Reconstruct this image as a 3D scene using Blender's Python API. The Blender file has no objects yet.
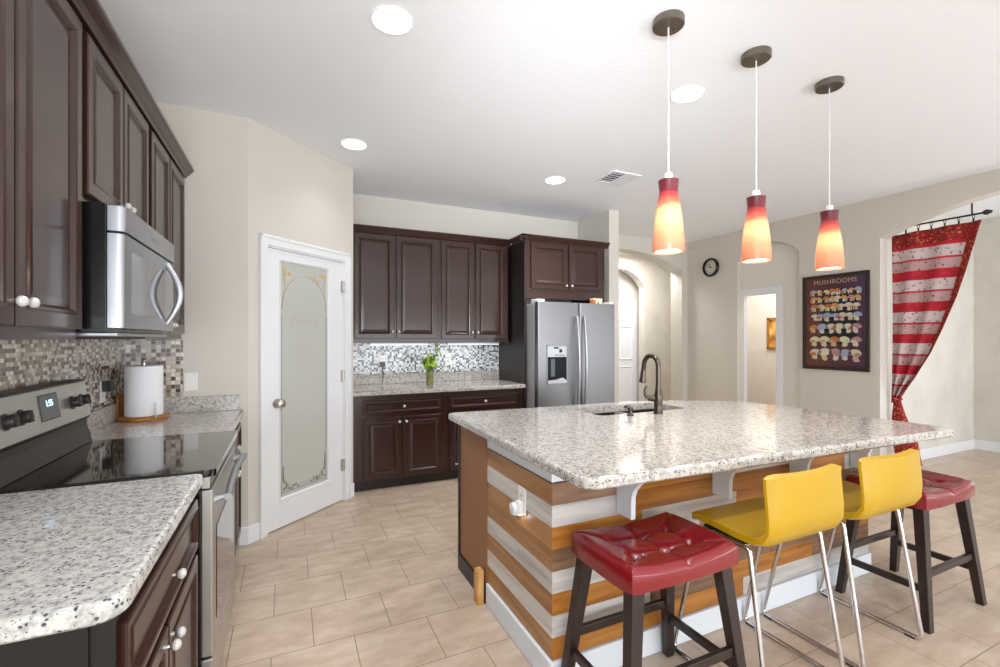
import bpy, bmesh, math, random
from mathutils import Vector, Matrix
random.seed(7)
C = bpy.context.scene.collection
PI = math.pi
# ------------------------------------------------------------------ camera, world, light, exposure
H = 1.39
YAW = math.radians(24.8)
cd = bpy.data.cameras.new('camera'); cam = bpy.data.objects.new('camera', cd); C.objects.link(cam)
cam.location = (0, 0, H); cam.rotation_euler = (PI/2, 0, -YAW)
cd.sensor_width = 36; cd.lens = 457.0*36/1000; cd.shift_y = 5.0/1000; cd.clip_start = 0.02
bpy.context.scene.camera = cam
vs = bpy.context.scene.view_settings
vs.view_transform = 'Standard'; vs.look = 'None'; vs.gamma = 1; vs.use_curve_mapping = False
vs.exposure = -0.15
w = bpy.data.worlds.new('world'); bpy.context.scene.world = w; w.use_nodes = True
w.node_tree.nodes['Background'].inputs[0].default_value = (0.86, 0.93, 1, 1)
w.node_tree.nodes['Background'].inputs[1].default_value = 1.0

def area(name, loc, direction, sx, sy, power, col=(1, 1, 1), shape='RECTANGLE', spread=PI):
    l = bpy.data.lights.new(name, 'AREA'); l.shape = shape; l.size = sx; l.size_y = sy
    l.energy = power; l.color = col
    o = bpy.data.objects.new(name, l); C.objects.link(o); o.location = loc
    o.rotation_euler = Vector(direction).to_track_quat('-Z', 'Y').to_euler()
    l.spread = spread
    return o
DAY = (0.87, 0.935, 1.0)
area('rear_day_fill', (2.3, -4.35, 1.35), (0, 1, 0.42), 6.2, 2.6, 330, DAY)  # unseen daylight source added behind the viewer, tilted up to brighten the ceiling
area('ceiling_fill', (-.2, -.15, 1.5), (-.2, .5, 1), .8, .8, 20, (.9, .95, 1), spread=math.radians(150))  # added fill light by the camera, aimed up to lift the ceiling
area('far_ceiling_fill', (.1, -.35, 1.75), (2.5, 4.6, .95), .6, .6, 11, (.9, .95, 1), spread=math.radians(52))  # second added fill, aimed forward to lift the far ceiling
area('left_fill', (-.88, -1.95, 1.4), (1, .55, .12), 1.7, 1.5, 50, DAY)  # added fill from the left to brighten the right wall
area('dining_fill', (6.85, -4.35, 1.35), (0, 1, .1), 1.6, 2.0, 105, DAY)  # unseen fill added to light the dining end wall
area('right_fill', (5.6, -1.6, 1.35), (-1, .35, .6), 2.6, 2.0, 92, DAY)  # added fill from the right for island front, left cabinets and ceiling
area('dining_side_fill', (7.8, .4, 1.4), (-1, .4, .3), 2.0, 1.8, 62, DAY)  # added fill shining through the arch from the dining side

# ------------------------------------------------------------------ helpers
OFF = {}
def lin(c):
    return tuple(((v/255)/12.92 if v/255 <= .04045 else ((v/255+.055)/1.055)**2.4) for v in c) + (1,)

def props(o, label=None, cat=None, group=None, kind=None):
    if label: o['label'] = label
    if cat: o['category'] = cat
    if group: o['group'] = group
    if kind: o['kind'] = kind
    return o

def thing(name, label=None, cat=None, loc=(0, 0, 0), rot=0, group=None, kind=None, local=False):
    o = bpy.data.objects.new(name, None); C.objects.link(o)
    o.empty_display_size = .1
    o.location = loc; o.rotation_euler = (0, 0, rot)
    OFF[o.name] = Vector((0, 0, 0)) if (local or rot) else Vector(loc)
    return props(o, label, cat, group, kind)

def mk(name, bm, mats, parent=None, smooth=False, bev=0, seg=2, label=None):
    me = bpy.data.meshes.new(name)
    if parent is not None:
        off = OFF[parent.name]
        if off.length: bmesh.ops.translate(bm, verts=bm.verts, vec=-off)
    bmesh.ops.recalc_face_normals(bm, faces=bm.faces)
    if smooth:
        for f in bm.faces: f.smooth = True
    bm.to_mesh(me); bm.free()
    if smooth: me.set_sharp_from_angle(angle=math.radians(38))
    if not isinstance(mats, (list, tuple)): mats = [mats]
    for m in mats: me.materials.append(m)
    o = bpy.data.objects.new(name, me); C.objects.link(o)
    if parent is not None:
        o.parent = parent; OFF[o.name] = OFF[parent.name]
    else:
        OFF[o.name] = Vector((0, 0, 0))
    if bev:
        b = o.modifiers.new('bevel', 'BEVEL'); b.width = bev; b.segments = seg
        b.limit_method = 'ANGLE'; b.angle_limit = math.radians(40)
    if label: o['label'] = label
    return o

def top(name, bm, mats, label, cat, group=None, **k):
    """a thing that is one mesh: origin moved to its base centre"""
    xs = [v.co.x for v in bm.verts]; ys = [v.co.y for v in bm.verts]; zs = [v.co.z for v in bm.verts]
    c = Vector(((min(xs)+max(xs))/2, (min(ys)+max(ys))/2, min(zs)))
    bmesh.ops.translate(bm, verts=bm.verts, vec=-c)
    o = mk(name, bm, mats, None, **k); o.location = c; OFF[o.name] = c
    return props(o, label, cat, group)

def struct(name, bm, mats, parent=None, label=None, **k):
    o = mk(name, bm, mats, parent, **k)
    if parent is None: o['kind'] = 'structure'
    if label: o['label'] = label
    return o

def dup(root, loc, label=None, rot=None):
    r = root.copy(); C.objects.link(r); r.location = loc
    if rot is not None: r.rotation_euler = (0, 0, rot)
    if label: r['label'] = label
    for ch in list(root.children):
        c = ch.copy(); C.objects.link(c); c.parent = r
        for g in list(ch.children):
            d = g.copy(); C.objects.link(d); d.parent = c
    return r

def BM(): return bmesh.new()

def box(bm, x0, x1, y0, y1, z0, z1, mi=0, M=None):
    P = [(x0, y0, z0), (x1, y0, z0), (x1, y1, z0), (x0, y1, z0), (x0, y0, z1), (x1, y0, z1), (x1, y1, z1), (x0, y1, z1)]
    v = [bm.verts.new(M @ Vector(p) if M else p) for p in P]
    for q in ((0, 3, 2, 1), (4, 5, 6, 7), (0, 1, 5, 4), (1, 2, 6, 5), (2, 3, 7, 6), (3, 0, 4, 7)):
        f = bm.faces.new([v[i] for i in q]); f.material_index = mi
    return bm

def frustum(bm, a, b, ra, rb, mi=0):
    """square post from centre a to centre b, half sizes ra, rb = (hx, hy)"""
    v = []
    for c, r in ((a, ra), (b, rb)):
        for sx, sy in ((-1, -1), (1, -1), (1, 1), (-1, 1)):
            v.append(bm.verts.new((c[0]+sx*r[0], c[1]+sy*r[1], c[2])))
    for q in ((0, 3, 2, 1), (4, 5, 6, 7), (0, 1, 5, 4), (1, 2, 6, 5), (2, 3, 7, 6), (3, 0, 4, 7)):
        f = bm.faces.new([v[i] for i in q]); f.material_index = mi

def tube(bm, pts, r, n=10, mi=0, closed=False, cap=True, flat=1.0):
    pts = [Vector(p) for p in pts]; N = len(pts)
    rs = r if isinstance(r, (list, tuple)) else [r]*N
    rings = []; prev = None
    for i in range(N):
        if closed: t = pts[(i+1) % N]-pts[i-1]
        else: t = pts[min(i+1, N-1)]-pts[max(i-1, 0)]
        t.normalize()
        if prev is None:
            up = Vector((0, 0, 1)) if abs(t.z) < .9 else Vector((1, 0, 0))
            a = t.cross(up).normalized()
        else:
            a = (prev-t*prev.dot(t)).normalized()
        prev = a; b = t.cross(a)
        rings.append([bm.verts.new(pts[i]+a*math.cos(2*PI*k/n)*rs[i]+b*math.sin(2*PI*k/n)*rs[i]*flat) for k in range(n)])
    for i in range(N if closed else N-1):
        A, B = rings[i], rings[(i+1) % N]
        for k in range(n):
            f = bm.faces.new((A[k], A[(k+1) % n], B[(k+1) % n], B[k])); f.material_index = mi
    if cap and not closed:
        for R in (rings[0][::-1], rings[-1]):
            f = bm.faces.new(R); f.material_index = mi
    return bm

def lathe(bm, prof, c=(0, 0, 0), n=24, mi=0, M=None, cap0=True, cap1=True):
    """profile of (radius, height) turned about local z; M places it"""
    rings = []
    for r, z in prof:
        ring = []
        for k in range(n):
            p = Vector((r*math.cos(2*PI*k/n), r*math.sin(2*PI*k/n), z))
            p = (M @ p) if M else p+Vector(c)
            ring.append(bm.verts.new(p))
        rings.append(ring)
    for A, B in zip(rings, rings[1:]):
        for k in range(n):
            f = bm.faces.new((A[k], A[(k+1) % n], B[(k+1) % n], B[k])); f.material_index = mi
    if cap0:
        f = bm.faces.new(rings[0][::-1]); f.material_index = mi
    if cap1:
        f = bm.faces.new(rings[-1]); f.material_index = mi
    return bm

def axis_m(p, d):
    """matrix taking local z to direction d at p"""
    return Matrix.Translation(Vector(p)) @ Vector(d).to_track_quat('Z', 'Y').to_matrix().to_4x4()

def prism(bm, pts, ax, a0, a1, mi=0):
    def P(p, a):
        return {'x': (a, p[0], p[1]), 'y': (p[0], a, p[1]), 'z': (p[0], p[1], a)}[ax]
    A = [bm.verts.new(P(p, a0)) for p in pts]; B = [bm.verts.new(P(p, a1)) for p in pts]
    n = len(pts); fs = []
    fs.append(bm.faces.new(A[::-1])); fs.append(bm.faces.new(B))
    for i in range(n): fs.append(bm.faces.new((A[i], A[(i+1) % n], B[(i+1) % n], B[i])))
    for f in fs: f.material_index = mi
    for f in fs: f.normal_update()
    bmesh.ops.triangulate(bm, faces=fs[:2])
    return bm

def roundrect(x0, x1, y0, y1, r, n=6):
    rs = r if isinstance(r, (list, tuple)) else [r]*4       # corners: (x0,y0) (x1,y0) (x1,y1) (x0,y1)
    out = []
    for (cx, cy, sx, sy, a0, rr) in ((x0, y0, 1, 1, PI, rs[0]), (x1, y0, -1, 1, 1.5*PI, rs[1]), (x1, y1, -1, -1, 0, rs[2]), (x0, y1, 1, -1, .5*PI, rs[3])):
        if rr <= 0: out.append((cx, cy)); continue
        for k in range(n+1):
            a = a0+.5*PI*k/n
            out.append((cx+sx*rr+rr*math.cos(a), cy+sy*rr+rr*math.sin(a)))
    return out

def inset(poly, d):
    n = len(poly); out = []
    for i in range(n):
        p0, p, p1 = Vector(poly[i-1]), Vector(poly[i]), Vector(poly[(i+1) % n])
        a = (p-p0).normalized(); b = (p1-p).normalized()
        na, nb = Vector((-a.y, a.x)), Vector((-b.y, b.x))
        m = na+nb
        m = m/max(.3, m.length_squared)*2 if m.length > 1e-6 else na
        out.append((p.x+m.x*d, p.y+m.y*d))
    return out

def slab(bm, outline, z0, z1, r=.012, hole=None, mi=0):
    """worktop slab with an eased edge; outline CCW"""
    prof = [(r, z1), (r*.3, z1-r*.3), (0, z1-r), (0, z0+r*.6), (r*.6, z0)]
    rings = []
    for d, z in prof:
        rings.append([bm.verts.new((x, y, z)) for x, y in (inset(outline, d) if d else outline)])
    n = len(outline)
    for A, B in zip(rings, rings[1:]):
        for k in range(n): bm.faces.new((A[k], B[k], B[(k+1) % n], A[(k+1) % n]))
    if not hole:
        bm.faces.new(rings[0]); bm.faces.new(rings[-1][::-1])
    else:
        hr = [[bm.verts.new((x, y, z)) for x, y in hole] for z in (z1, z0)]
        m = len(hole)
        for k in range(m): bm.faces.new((hr[0][k], hr[0][(k+1) % m], hr[1][(k+1) % m], hr[1][k]))
        for R, Hh in ((rings[0], hr[0]), (rings[-1], hr[1])):
            es = []
            for L in (R, Hh):
                for k in range(len(L)):
                    e = bm.edges.get((L[k], L[(k+1) % len(L)])) or bm.edges.new((L[k], L[(k+1) % len(L)]))
                    es.append(e)
            bmesh.ops.triangle_fill(bm, use_beauty=True, use_dissolve=False, edges=es)
    return bm

def panel(bm, x0, x1, z0, z1, y, t=.02, rail=.055, raised=True, mi=0):
    """framed cabinet front facing -y, its face at y, its back at y+t"""
    L = [(0, y+t), (0, y+.004), (.004, y), (rail-.012, y), (rail-.006, y-.004), (rail, y-.002), (rail+.010, y+.010)]
    L += [(rail+.028, y+.007), (rail+.034, y+.006)] if raised else [(rail+.014, y+.010)]
    rings = []
    for d, yy in L:
        rings.append([bm.verts.new(p) for p in ((x0+d, yy, z0+d), (x1-d, yy, z0+d), (x1-d, yy, z1-d), (x0+d, yy, z1-d))])
    for A, B in zip(rings, rings[1:]):
        for k in range(4):
            f = bm.faces.new((A[k], A[(k+1) % 4], B[(k+1) % 4], B[k])); f.material_index = mi
    for R in (rings[0], rings[-1]):
        f = bm.faces.new(R); f.material_index = mi
    return bm

def blob(bm, c, r, sub=2, mi=0, sc=(1, 1, 1)):
    g = bmesh.ops.create_icosphere(bm, subdivisions=sub, radius=r)
    for v in g['verts']:
        v.co = Vector((v.co.x*sc[0]+c[0], v.co.y*sc[1]+c[1], v.co.z*sc[2]+c[2]))
        for f in v.link_faces: f.material_index = mi

def text_bm(s, size, M, mi=0, bm=None, depth=.0006, spacing=1.0):
    cu = bpy.data.curves.new('lettering', 'FONT'); cu.body = s; cu.size = size; cu.align_x = 'CENTER'; cu.align_y = 'CENTER'
    cu.extrude = depth; cu.space_character = spacing
    ob = bpy.data.objects.new('lettering', cu)
    me = bpy.data.meshes.new_from_object(ob)
    t = bmesh.new(); t.from_mesh(me)
    bmesh.ops.transform(t, matrix=M, verts=t.verts)
    for f in t.faces: f.material_index = mi
    if bm is None: bm = bmesh.new()
    me2 = bpy.data.meshes.new('lettering_tmp'); t.to_mesh(me2); t.free()
    n0 = len(bm.faces); bm.from_mesh(me2); bm.faces.ensure_lookup_table()
    for f in bm.faces[n0:]: f.material_index = mi
    bpy.data.objects.remove(ob); bpy.data.curves.remove(cu); bpy.data.meshes.remove(me); bpy.data.meshes.remove(me2)
    return bm

# ------------------------------------------------------------------ materials
def mat(name, col, rough=.5, metal=0, coat=0, emit=None, es=0, spec=None, trans=0, alpha=1, bump=None, aniso=0, ior=None):
    m = bpy.data.materials.new(name); m.use_nodes = True
    nt = m.node_tree; b = nt.nodes['Principled BSDF']
    b.inputs['Base Color'].default_value = lin(col); b.inputs['Roughness'].default_value = rough
    b.inputs['Metallic'].default_value = metal; b.inputs['Coat Weight'].default_value = coat
    b.inputs['Coat Roughness'].default_value = .1
    if spec is not None: b.inputs['Specular IOR Level'].default_value = spec
    if trans: b.inputs['Transmission Weight'].default_value = trans
    if ior: b.inputs['IOR'].default_value = ior
    if alpha < 1: b.inputs['Alpha'].default_value = alpha
    if aniso: b.inputs['Anisotropic'].default_value = aniso
    if emit: b.inputs['Emission Color'].default_value = lin(emit); b.inputs['Emission Strength'].default_value = es
    if bump:
        sc, st, dist = bump
        n = node(nt, 'ShaderNodeTexNoise'); n.inputs['Scale'].default_value = sc; n.inputs['Detail'].default_value = 4
        link(nt, coord(nt), n.inputs['Vector'])
        bp = node(nt, 'ShaderNodeBump'); bp.inputs['Strength'].default_value = st; bp.inputs['Distance'].default_value = dist
        link(nt, n.outputs['Fac'], bp.inputs['Height']); link(nt, bp.outputs['Normal'], b.inputs['Normal'])
    return m
def node(nt, t, **k):
    n = nt.nodes.new(t)
    for a, v in k.items(): setattr(n, a, v)
    return n
def link(nt, a, b): nt.links.new(a, b)
def coord(nt): return node(nt, 'ShaderNodeNewGeometry').outputs['Position']
def ocoord(nt): return node(nt, 'ShaderNodeTexCoord').outputs['Object']
def mapping(nt, src, scale=(1, 1, 1), loc=(0, 0, 0), rot=(0, 0, 0)):
    n = node(nt, 'ShaderNodeMapping'); n.inputs['Scale'].default_value = scale; n.inputs['Location'].default_value = loc
    n.inputs['Rotation'].default_value = rot
    link(nt, src, n.inputs['Vector']); return n.outputs['Vector']
def noise(nt, src, scale, detail=4, rough=.55):
    n = node(nt, 'ShaderNodeTexNoise'); n.inputs['Scale'].default_value = scale; n.inputs['Detail'].default_value = detail
    n.inputs['Roughness'].default_value = rough
    link(nt, src, n.inputs['Vector']); return n.outputs['Fac']
def ramp(nt, src, stops, const=False):
    n = node(nt, 'ShaderNodeValToRGB'); cr = n.color_ramp
    if const: cr.interpolation = 'CONSTANT'
    while len(cr.elements) < len(stops): cr.elements.new(.5)
    for e, (p, c) in zip(cr.elements, stops): e.position = p; e.color = lin(c)
    link(nt, src, n.inputs['Fac']); return n.outputs['Color']
def fac(nt, src, a, b):
    n = node(nt, 'ShaderNodeMapRange'); n.inputs['From Min'].default_value = a; n.inputs['From Max'].default_value = b
    link(nt, src, n.inputs['Value']); return n.outputs['Result']
def mix(nt, f, a, b, mode='MIX'):
    n = node(nt, 'ShaderNodeMix', data_type='RGBA', blend_type=mode)
    for s, v in ((0, f), (6, a), (7, b)):
        if isinstance(v, (int, float)): n.inputs[s].default_value = v
        elif isinstance(v, tuple): n.inputs[s].default_value = lin(v)
        else: link(nt, v, n.inputs[s])
    return n.outputs[2]
def math_(nt, op, a, b=None):
    n = node(nt, 'ShaderNodeMath', operation=op)
    for i, v in enumerate((a, b)):
        if v is None: continue
        if isinstance(v, (int, float)): n.inputs[i].default_value = v
        else: link(nt, v, n.inputs[i])
    return n.outputs[0]
def bump(nt, m, h, st, dist):
    bp = node(nt, 'ShaderNodeBump'); bp.inputs['Strength'].default_value = st; bp.inputs['Distance'].default_value = dist
    link(nt, h, bp.inputs['Height']); link(nt, bp.outputs['Normal'], m.node_tree.nodes['Principled BSDF'].inputs['Normal'])
def base(m): return m.node_tree.nodes['Principled BSDF'].inputs['Base Color']

WALLC = (212, 206, 196)
m_wall = mat('beige_wall_paint', WALLC, .75, bump=(60, .12, .004))
m_ceil = mat('textured_ceiling_paint', (246, 248, 252), .9, bump=(45, .22, .010))
m_white = mat('white_trim_paint', (236, 237, 240), .35)
m_wash = mat('white_panel_paint', (226, 230, 236), .5, bump=(25, .1, .003))
m_dark = mat('espresso_cabinet_wood', (54, 31, 24), .28, coat=.35, spec=.38)
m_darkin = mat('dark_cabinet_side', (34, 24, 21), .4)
m_steel = mat('brushed_stainless_steel', (138, 138, 141), .42, 1.0, aniso=.4)
m_steel2 = mat('satin_steel_light', (176, 178, 183), .38, .9)
m_steeld = mat('dark_steel_side', (172, 172, 174), .5, 0)
m_steelr = mat('bright_stainless_steel', (190, 187, 182), .33, .85, aniso=.3)
m_black = mat('black_enamel', (14, 13, 13), .25)
m_blackg = mat('black_ceramic_glass', (10, 9, 9), .04, coat=.6)
m_chrome = mat('chrome', (215, 215, 218), .1, 1.0)
m_nickel = mat('brushed_nickel', (198, 194, 188), .3, 1.0)
m_bronze = mat('dark_brushed_nickel', (92, 84, 76), .3, 1.0)
m_crystal = mat('faceted_crystal', (206, 202, 198), .12, coat=.8)
m_plastic = mat('white_plastic', (236, 234, 230), .35)
m_red = mat('red_leatherette', (126, 12, 24), .24, coat=.35, bump=(180, .12, .002))
m_leg = mat('dark_walnut_leg', (38, 23, 19), .35, coat=.1)
m_yellow = mat('yellow_leather', (192, 152, 12), .42, coat=.15, bump=(220, .08, .002))
m_lens = mat('lit_lamp_lens', (255, 255, 255), .5, emit=(255, 250, 242), es=5)
m_brownp = mat('brown_end_panel_wood', (150, 102, 66), .5)

def faux():
    m = mat('mottled_plaster_paint', (208, 202, 191), .7); nt = m.node_tree
    n = noise(nt, mapping(nt, coord(nt), (1.2, 1.2, .8)), 2.2, 5, .6)
    link(nt, ramp(nt, n, [(.3, (206, 200, 190)), (.7, (224, 219, 210))]), base(m)); return m
m_faux = faux()

def floor_tile():
    m = mat('beige_floor_tile', (196, 178, 160), .32); nt = m.node_tree
    p = coord(nt)
    b = node(nt, 'ShaderNodeTexBrick'); b.offset = .5; b.offset_frequency = 2
    b.inputs['Scale'].default_value = 1; b.inputs['Brick Width'].default_value = .346; b.inputs['Row Height'].default_value = .322
    b.inputs['Mortar Size'].default_value = .0022; b.inputs['Mortar Smooth'].default_value = .2
    b.inputs['Color1'].default_value = (0, 0, 0, 1); b.inputs['Color2'].default_value = (1, 1, 1, 1); b.inputs['Bias'].default_value = 0
    link(nt, mapping(nt, p, loc=(-.104+3.46, -1.905+3.22, 0)), b.inputs['Vector'])
    n1 = noise(nt, mapping(nt, p, (1, 2.2, 1)), 5, 8, .62); n2 = noise(nt, p, 1.3, 3)
    c = ramp(nt, n1, [(.3, (172, 150, 130)), (.5, (193, 173, 153)), (.72, (212, 196, 178))])
    c = mix(nt, .14, c, ramp(nt, n2, [(.35, (170, 146, 124)), (.65, (216, 200, 184))]))
    c = mix(nt, math_(nt, 'MULTIPLY', b.outputs['Color'], .12), c, (170, 150, 132))
    c = mix(nt, b.outputs['Fac'], c, (136, 118, 102))
    link(nt, c, base(m))
    bump(nt, m, math_(nt, 'SUBTRACT', math_(nt, 'MULTIPLY', n1, .3), b.outputs['Fac']), .25, .004)
    return m
m_floor = floor_tile()

def granite(name, c0, c1, speck, warm, dens=.62, sc=1.0):
    m = mat(name, c0, .09, coat=.2); nt = m.node_tree; p = coord(nt)
    n1 = noise(nt, p, 38*sc, 6, .65); n2 = noise(nt, p, 9*sc, 4)
    c = ramp(nt, n1, [(.36, c1), (.52, c0), (.68, tuple(min(255, v+16) for v in c0))])
    c = mix(nt, ramp(nt, n2, [(.42, (0, 0, 0)), (.66, (120, 120, 120))]), c, warm)
    d = mapping(nt, p, (1, 1.25, 1), rot=(0, 0, .4))
    v = node(nt, 'ShaderNodeTexVoronoi'); v.inputs['Scale'].default_value = 66*sc; v.inputs['Randomness'].default_value = 1
    link(nt, d, v.inputs['Vector'])
    n3 = noise(nt, p, 40*sc, 2); n4 = noise(nt, p, 120*sc, 2)
    sp = math_(nt, 'MULTIPLY', fac(nt, v.outputs['Distance'], .36, .24), fac(nt, n3, dens-.03, dens))
    c = mix(nt, sp, c, speck)
    c = mix(nt, fac(nt, n4, .66, .7), c, tuple(int(v*.75) for v in speck))
    link(nt, c, base(m)); return m
m_gran = granite('grey_white_granite', (206, 205, 200), (150, 151, 152), (80, 82, 90), (204, 196, 184), .51, 1.3)
m_gran2 = granite('pinkish_beige_granite', (191, 186, 180), (152, 147, 142), (64, 60, 62), (200, 184, 172), .50, 1.1)

def mosaic(name, cols, t=.0235, grout=(176, 168, 158), stretch=1.0):
    m = mat(name, cols[0], .16, coat=.3); nt = m.node_tree
    s = node(nt, 'ShaderNodeSeparateXYZ'); link(nt, coord(nt), s.inputs[0])
    u = math_(nt, 'DIVIDE', math_(nt, 'ADD', s.outputs[0], s.outputs[1]), t*stretch); v = math_(nt, 'DIVIDE', s.outputs[2], t)
    row = math_(nt, 'FLOOR', v)
    half = math_(nt, 'MULTIPLY', math_(nt, 'MODULO', row, 2), .5 if stretch != 1 else 0)
    u = math_(nt, 'ADD', u, half)
    cb = node(nt, 'ShaderNodeCombineXYZ'); link(nt, math_(nt, 'FLOOR', u), cb.inputs[0]); link(nt, row, cb.inputs[1])
    wn = node(nt, 'ShaderNodeTexWhiteNoise', noise_dimensions='2D'); link(nt, cb.outputs[0], wn.inputs['Vector'])
    k = len(cols)
    c = ramp(nt, wn.outputs['Value'], [(i/k, cc) for i, cc in enumerate(cols)], True)
    fu = math_(nt, 'ABSOLUTE', math_(nt, 'SUBTRACT', math_(nt, 'FRACT', u), .5)); fv = math_(nt, 'ABSOLUTE', math_(nt, 'SUBTRACT', math_(nt, 'FRACT', v), .5))
    g = math_(nt, 'GREATER_THAN', math_(nt, 'MAXIMUM', fu, fv), .445)
    link(nt, mix(nt, g, c, grout), base(m))
    bump(nt, m, math_(nt, 'SUBTRACT', 1, g), .3, .002)
    return m
m_mosL = mosaic('brown_and_cream_glass_mosaic', [(190, 176, 160), (104, 88, 78), (220, 212, 200), (150, 134, 120), (62, 50, 46), (206, 194, 178), (130, 112, 100), (232, 226, 216)], .0165, (150, 138, 126), 1.5)
m_mosB = mosaic('blue_grey_and_white_glass_mosaic', [(226, 228, 230), (60, 62, 70), (196, 202, 208), (120, 126, 134), (238, 238, 236), (40, 40, 46), (176, 178, 180), (214, 218, 222)], .0205, (190, 190, 188))

def wood(name, cols, gscale, rough=.42, streak=1.0):
    """board wood; grain runs where gscale is small; each loose board gets its own tint"""
    m = mat(name, cols[1], rough, coat=.08); nt = m.node_tree
    g = node(nt, 'ShaderNodeNewGeometry')
    r = g.outputs['Random Per Island']
    cb = node(nt, 'ShaderNodeCombineXYZ')
    for i in range(3): link(nt, math_(nt, 'MULTIPLY', r, 7.3+i*3), cb.inputs[i])
    va = node(nt, 'ShaderNodeVectorMath', operation='ADD')
    link(nt, mapping(nt, g.outputs['Position'], gscale), va.inputs[0]); link(nt, cb.outputs[0], va.inputs[1])
    n = noise(nt, va.outputs[0], 1.0, 6, .62); n2 = noise(nt, va.outputs[0], 3.1, 3)
    c = ramp(nt, n, [(.3, cols[0]), (.5, cols[1]), (.7, cols[2])])
    c = mix(nt, math_(nt, 'MULTIPLY', fac(nt, n2, .62, .75), .35*streak), c, tuple(int(v*.62) for v in cols[0]))
    hs = node(nt, 'ShaderNodeHueSaturation'); link(nt, c, hs.inputs['Color'])
    link(nt, fac(nt, r, -2.2, 1.5), hs.inputs['Value']); hs.inputs['Saturation'].default_value = 1
    vv = math_(nt, 'ADD', math_(nt, 'MULTIPLY', r, .24), .88); link(nt, vv, hs.inputs['Value'])
    link(nt, hs.outputs['Color'], base(m))
    bump(nt, m, n, .15, .002)
    return m
GX, GY = (1.6, 24, 24), (24, 1.6, 24)
ORG = [(134, 80, 28), (172, 110, 42), (194, 136, 66)]
BRN = [(92, 66, 48), (132, 98, 72), (158, 124, 94)]
WHT = [(170, 163, 156), (200, 194, 188), (218, 213, 208)]
ORS = [(134, 90, 50), (168, 118, 70), (188, 142, 96)]
m_orgX, m_orgY = wood('honey_stained_board', ORG, GX), wood('honey_stained_board_end', ORS, GY)
m_brnX, m_brnY = wood('weathered_brown_board', BRN, GX), wood('weathered_brown_board_end', BRN, GY)
m_whtX, m_whtY = wood('whitewashed_board', WHT, GX, streak=.5), wood('whitewashed_board_end', WHT, GY, streak=.5)

# ------------------------------------------------------------------ the setting
CZ = 2.88
YB = 4.90                       # back wall
XR = 5.65                       # right wall
XL = -.93
def arch_pts(a0, a1, zs, zt, n=20):
    """segmental arch from (a0,zs) to (a1,zs), crown zt"""
    hw = (a1-a0)/2; rise = zt-zs; R = (hw*hw+rise*rise)/(2*rise); c = (a0+a1)/2; zc = zt-R
    th = math.asin(min(1, hw/R))
    return [(c+R*math.sin(-th+2*th*i/n), zc+R*math.cos(-th+2*th*i/n)) for i in range(n+1)]
b = BM(); box(b, -1.1, 8.0, -4.5, 7.2, -.08, 0); struct('floor', b, m_floor)
b = BM(); box(b, -1.1, 8.0, -4.5, 7.2, CZ, CZ+.1); struct('ceiling', b, m_ceil)
b = BM(); box(b, XL-.12, XL, -4.5, -2.9, 0, CZ); box(b, XL-.12, XL, -1.0, 4.0, 0, CZ); box(b, XL-.12, XL, -2.9, -1.0, 0, .6); box(b, XL-.12, XL, -2.9, -1.0, 2.2, CZ)
struct('wall_left', b, m_wall)
# pantry: short return beside the range run, diagonal with the door, side facing the back run
DA, DB = Vector((-.25, 3.52)), Vector((.515, 4.2))
dv = (DB-DA).normalized(); dn = Vector((dv.y, -dv.x)); DL = (DB-DA).length; DANG = math.atan2(dv.y, dv.x)
b = BM(); box(b, XL-.12, DA.x, 3.52, 3.62, 0, CZ); struct('wall_pantry_return', b, m_wall)
wd = thing('wall_pantry_diagonal', loc=(DA.x, DA.y, 0), rot=DANG, kind='structure')
D0, D1, DH = .155, .898, 2.035
b = BM(); box(b, 0, D0-.02, 0, .1, 0, CZ); box(b, D1+.02, DL, 0, .1, 0, CZ); box(b, D0-.02, D1+.02, 0, .1, DH+.02, CZ)
mk('wall_surface', b, m_wall, wd)
b = BM(); box(b, .415, .515, 4.2, YB, 0, CZ); struct('wall_pantry_side', b, m_wall)
b = BM(); box(b, .415, 3.5, YB, YB+.12, 0, CZ); struct('wall_back', b, m_wall)
b = BM(); box(b, 3.365, 3.505, 4.27, 5.25, 0, CZ); struct('wall_fridge_stub', b, m_wall)
# far wall with wide arch into the hall
b = BM(); a0, a1 = 3.25, 5.535
A = arch_pts(a0, a1, 2.44, 2.685)
prism(b, [(3.2, 0), (a0, 0), (a0, A[0][1])]+A[1:-1]+[(a1, A[-1][1]), (a1, 0), (5.85, 0), (5.85, CZ), (3.2, CZ)], 'y', 5.25, 5.48)
struct('wall_far', b, m_wall)
# hall beyond the arch: a second arched recess holds a six panel door
b = BM(); A = arch_pts(4.78, 5.88, 2.32, 2.63)
prism(b, [(3.2, 0), (4.78, 0), (4.78, A[0][1])]+A[1:-1]+[(5.88, A[-1][1]), (5.88, 0), (8.0, 0), (8.0, CZ), (3.2, CZ)], 'y', 6.45, 6.6)
struct('wall_hall', b, m_faux)
b = BM(); box(b, 4.5, 6.1, 6.75, 6.85, 0, CZ); struct('wall_hall_recess', b, m_wall)
b = BM(); box(b, 3.1, 3.2, 5.02, 6.6, 0, CZ); struct('wall_hall_left', b, m_wall)
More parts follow.
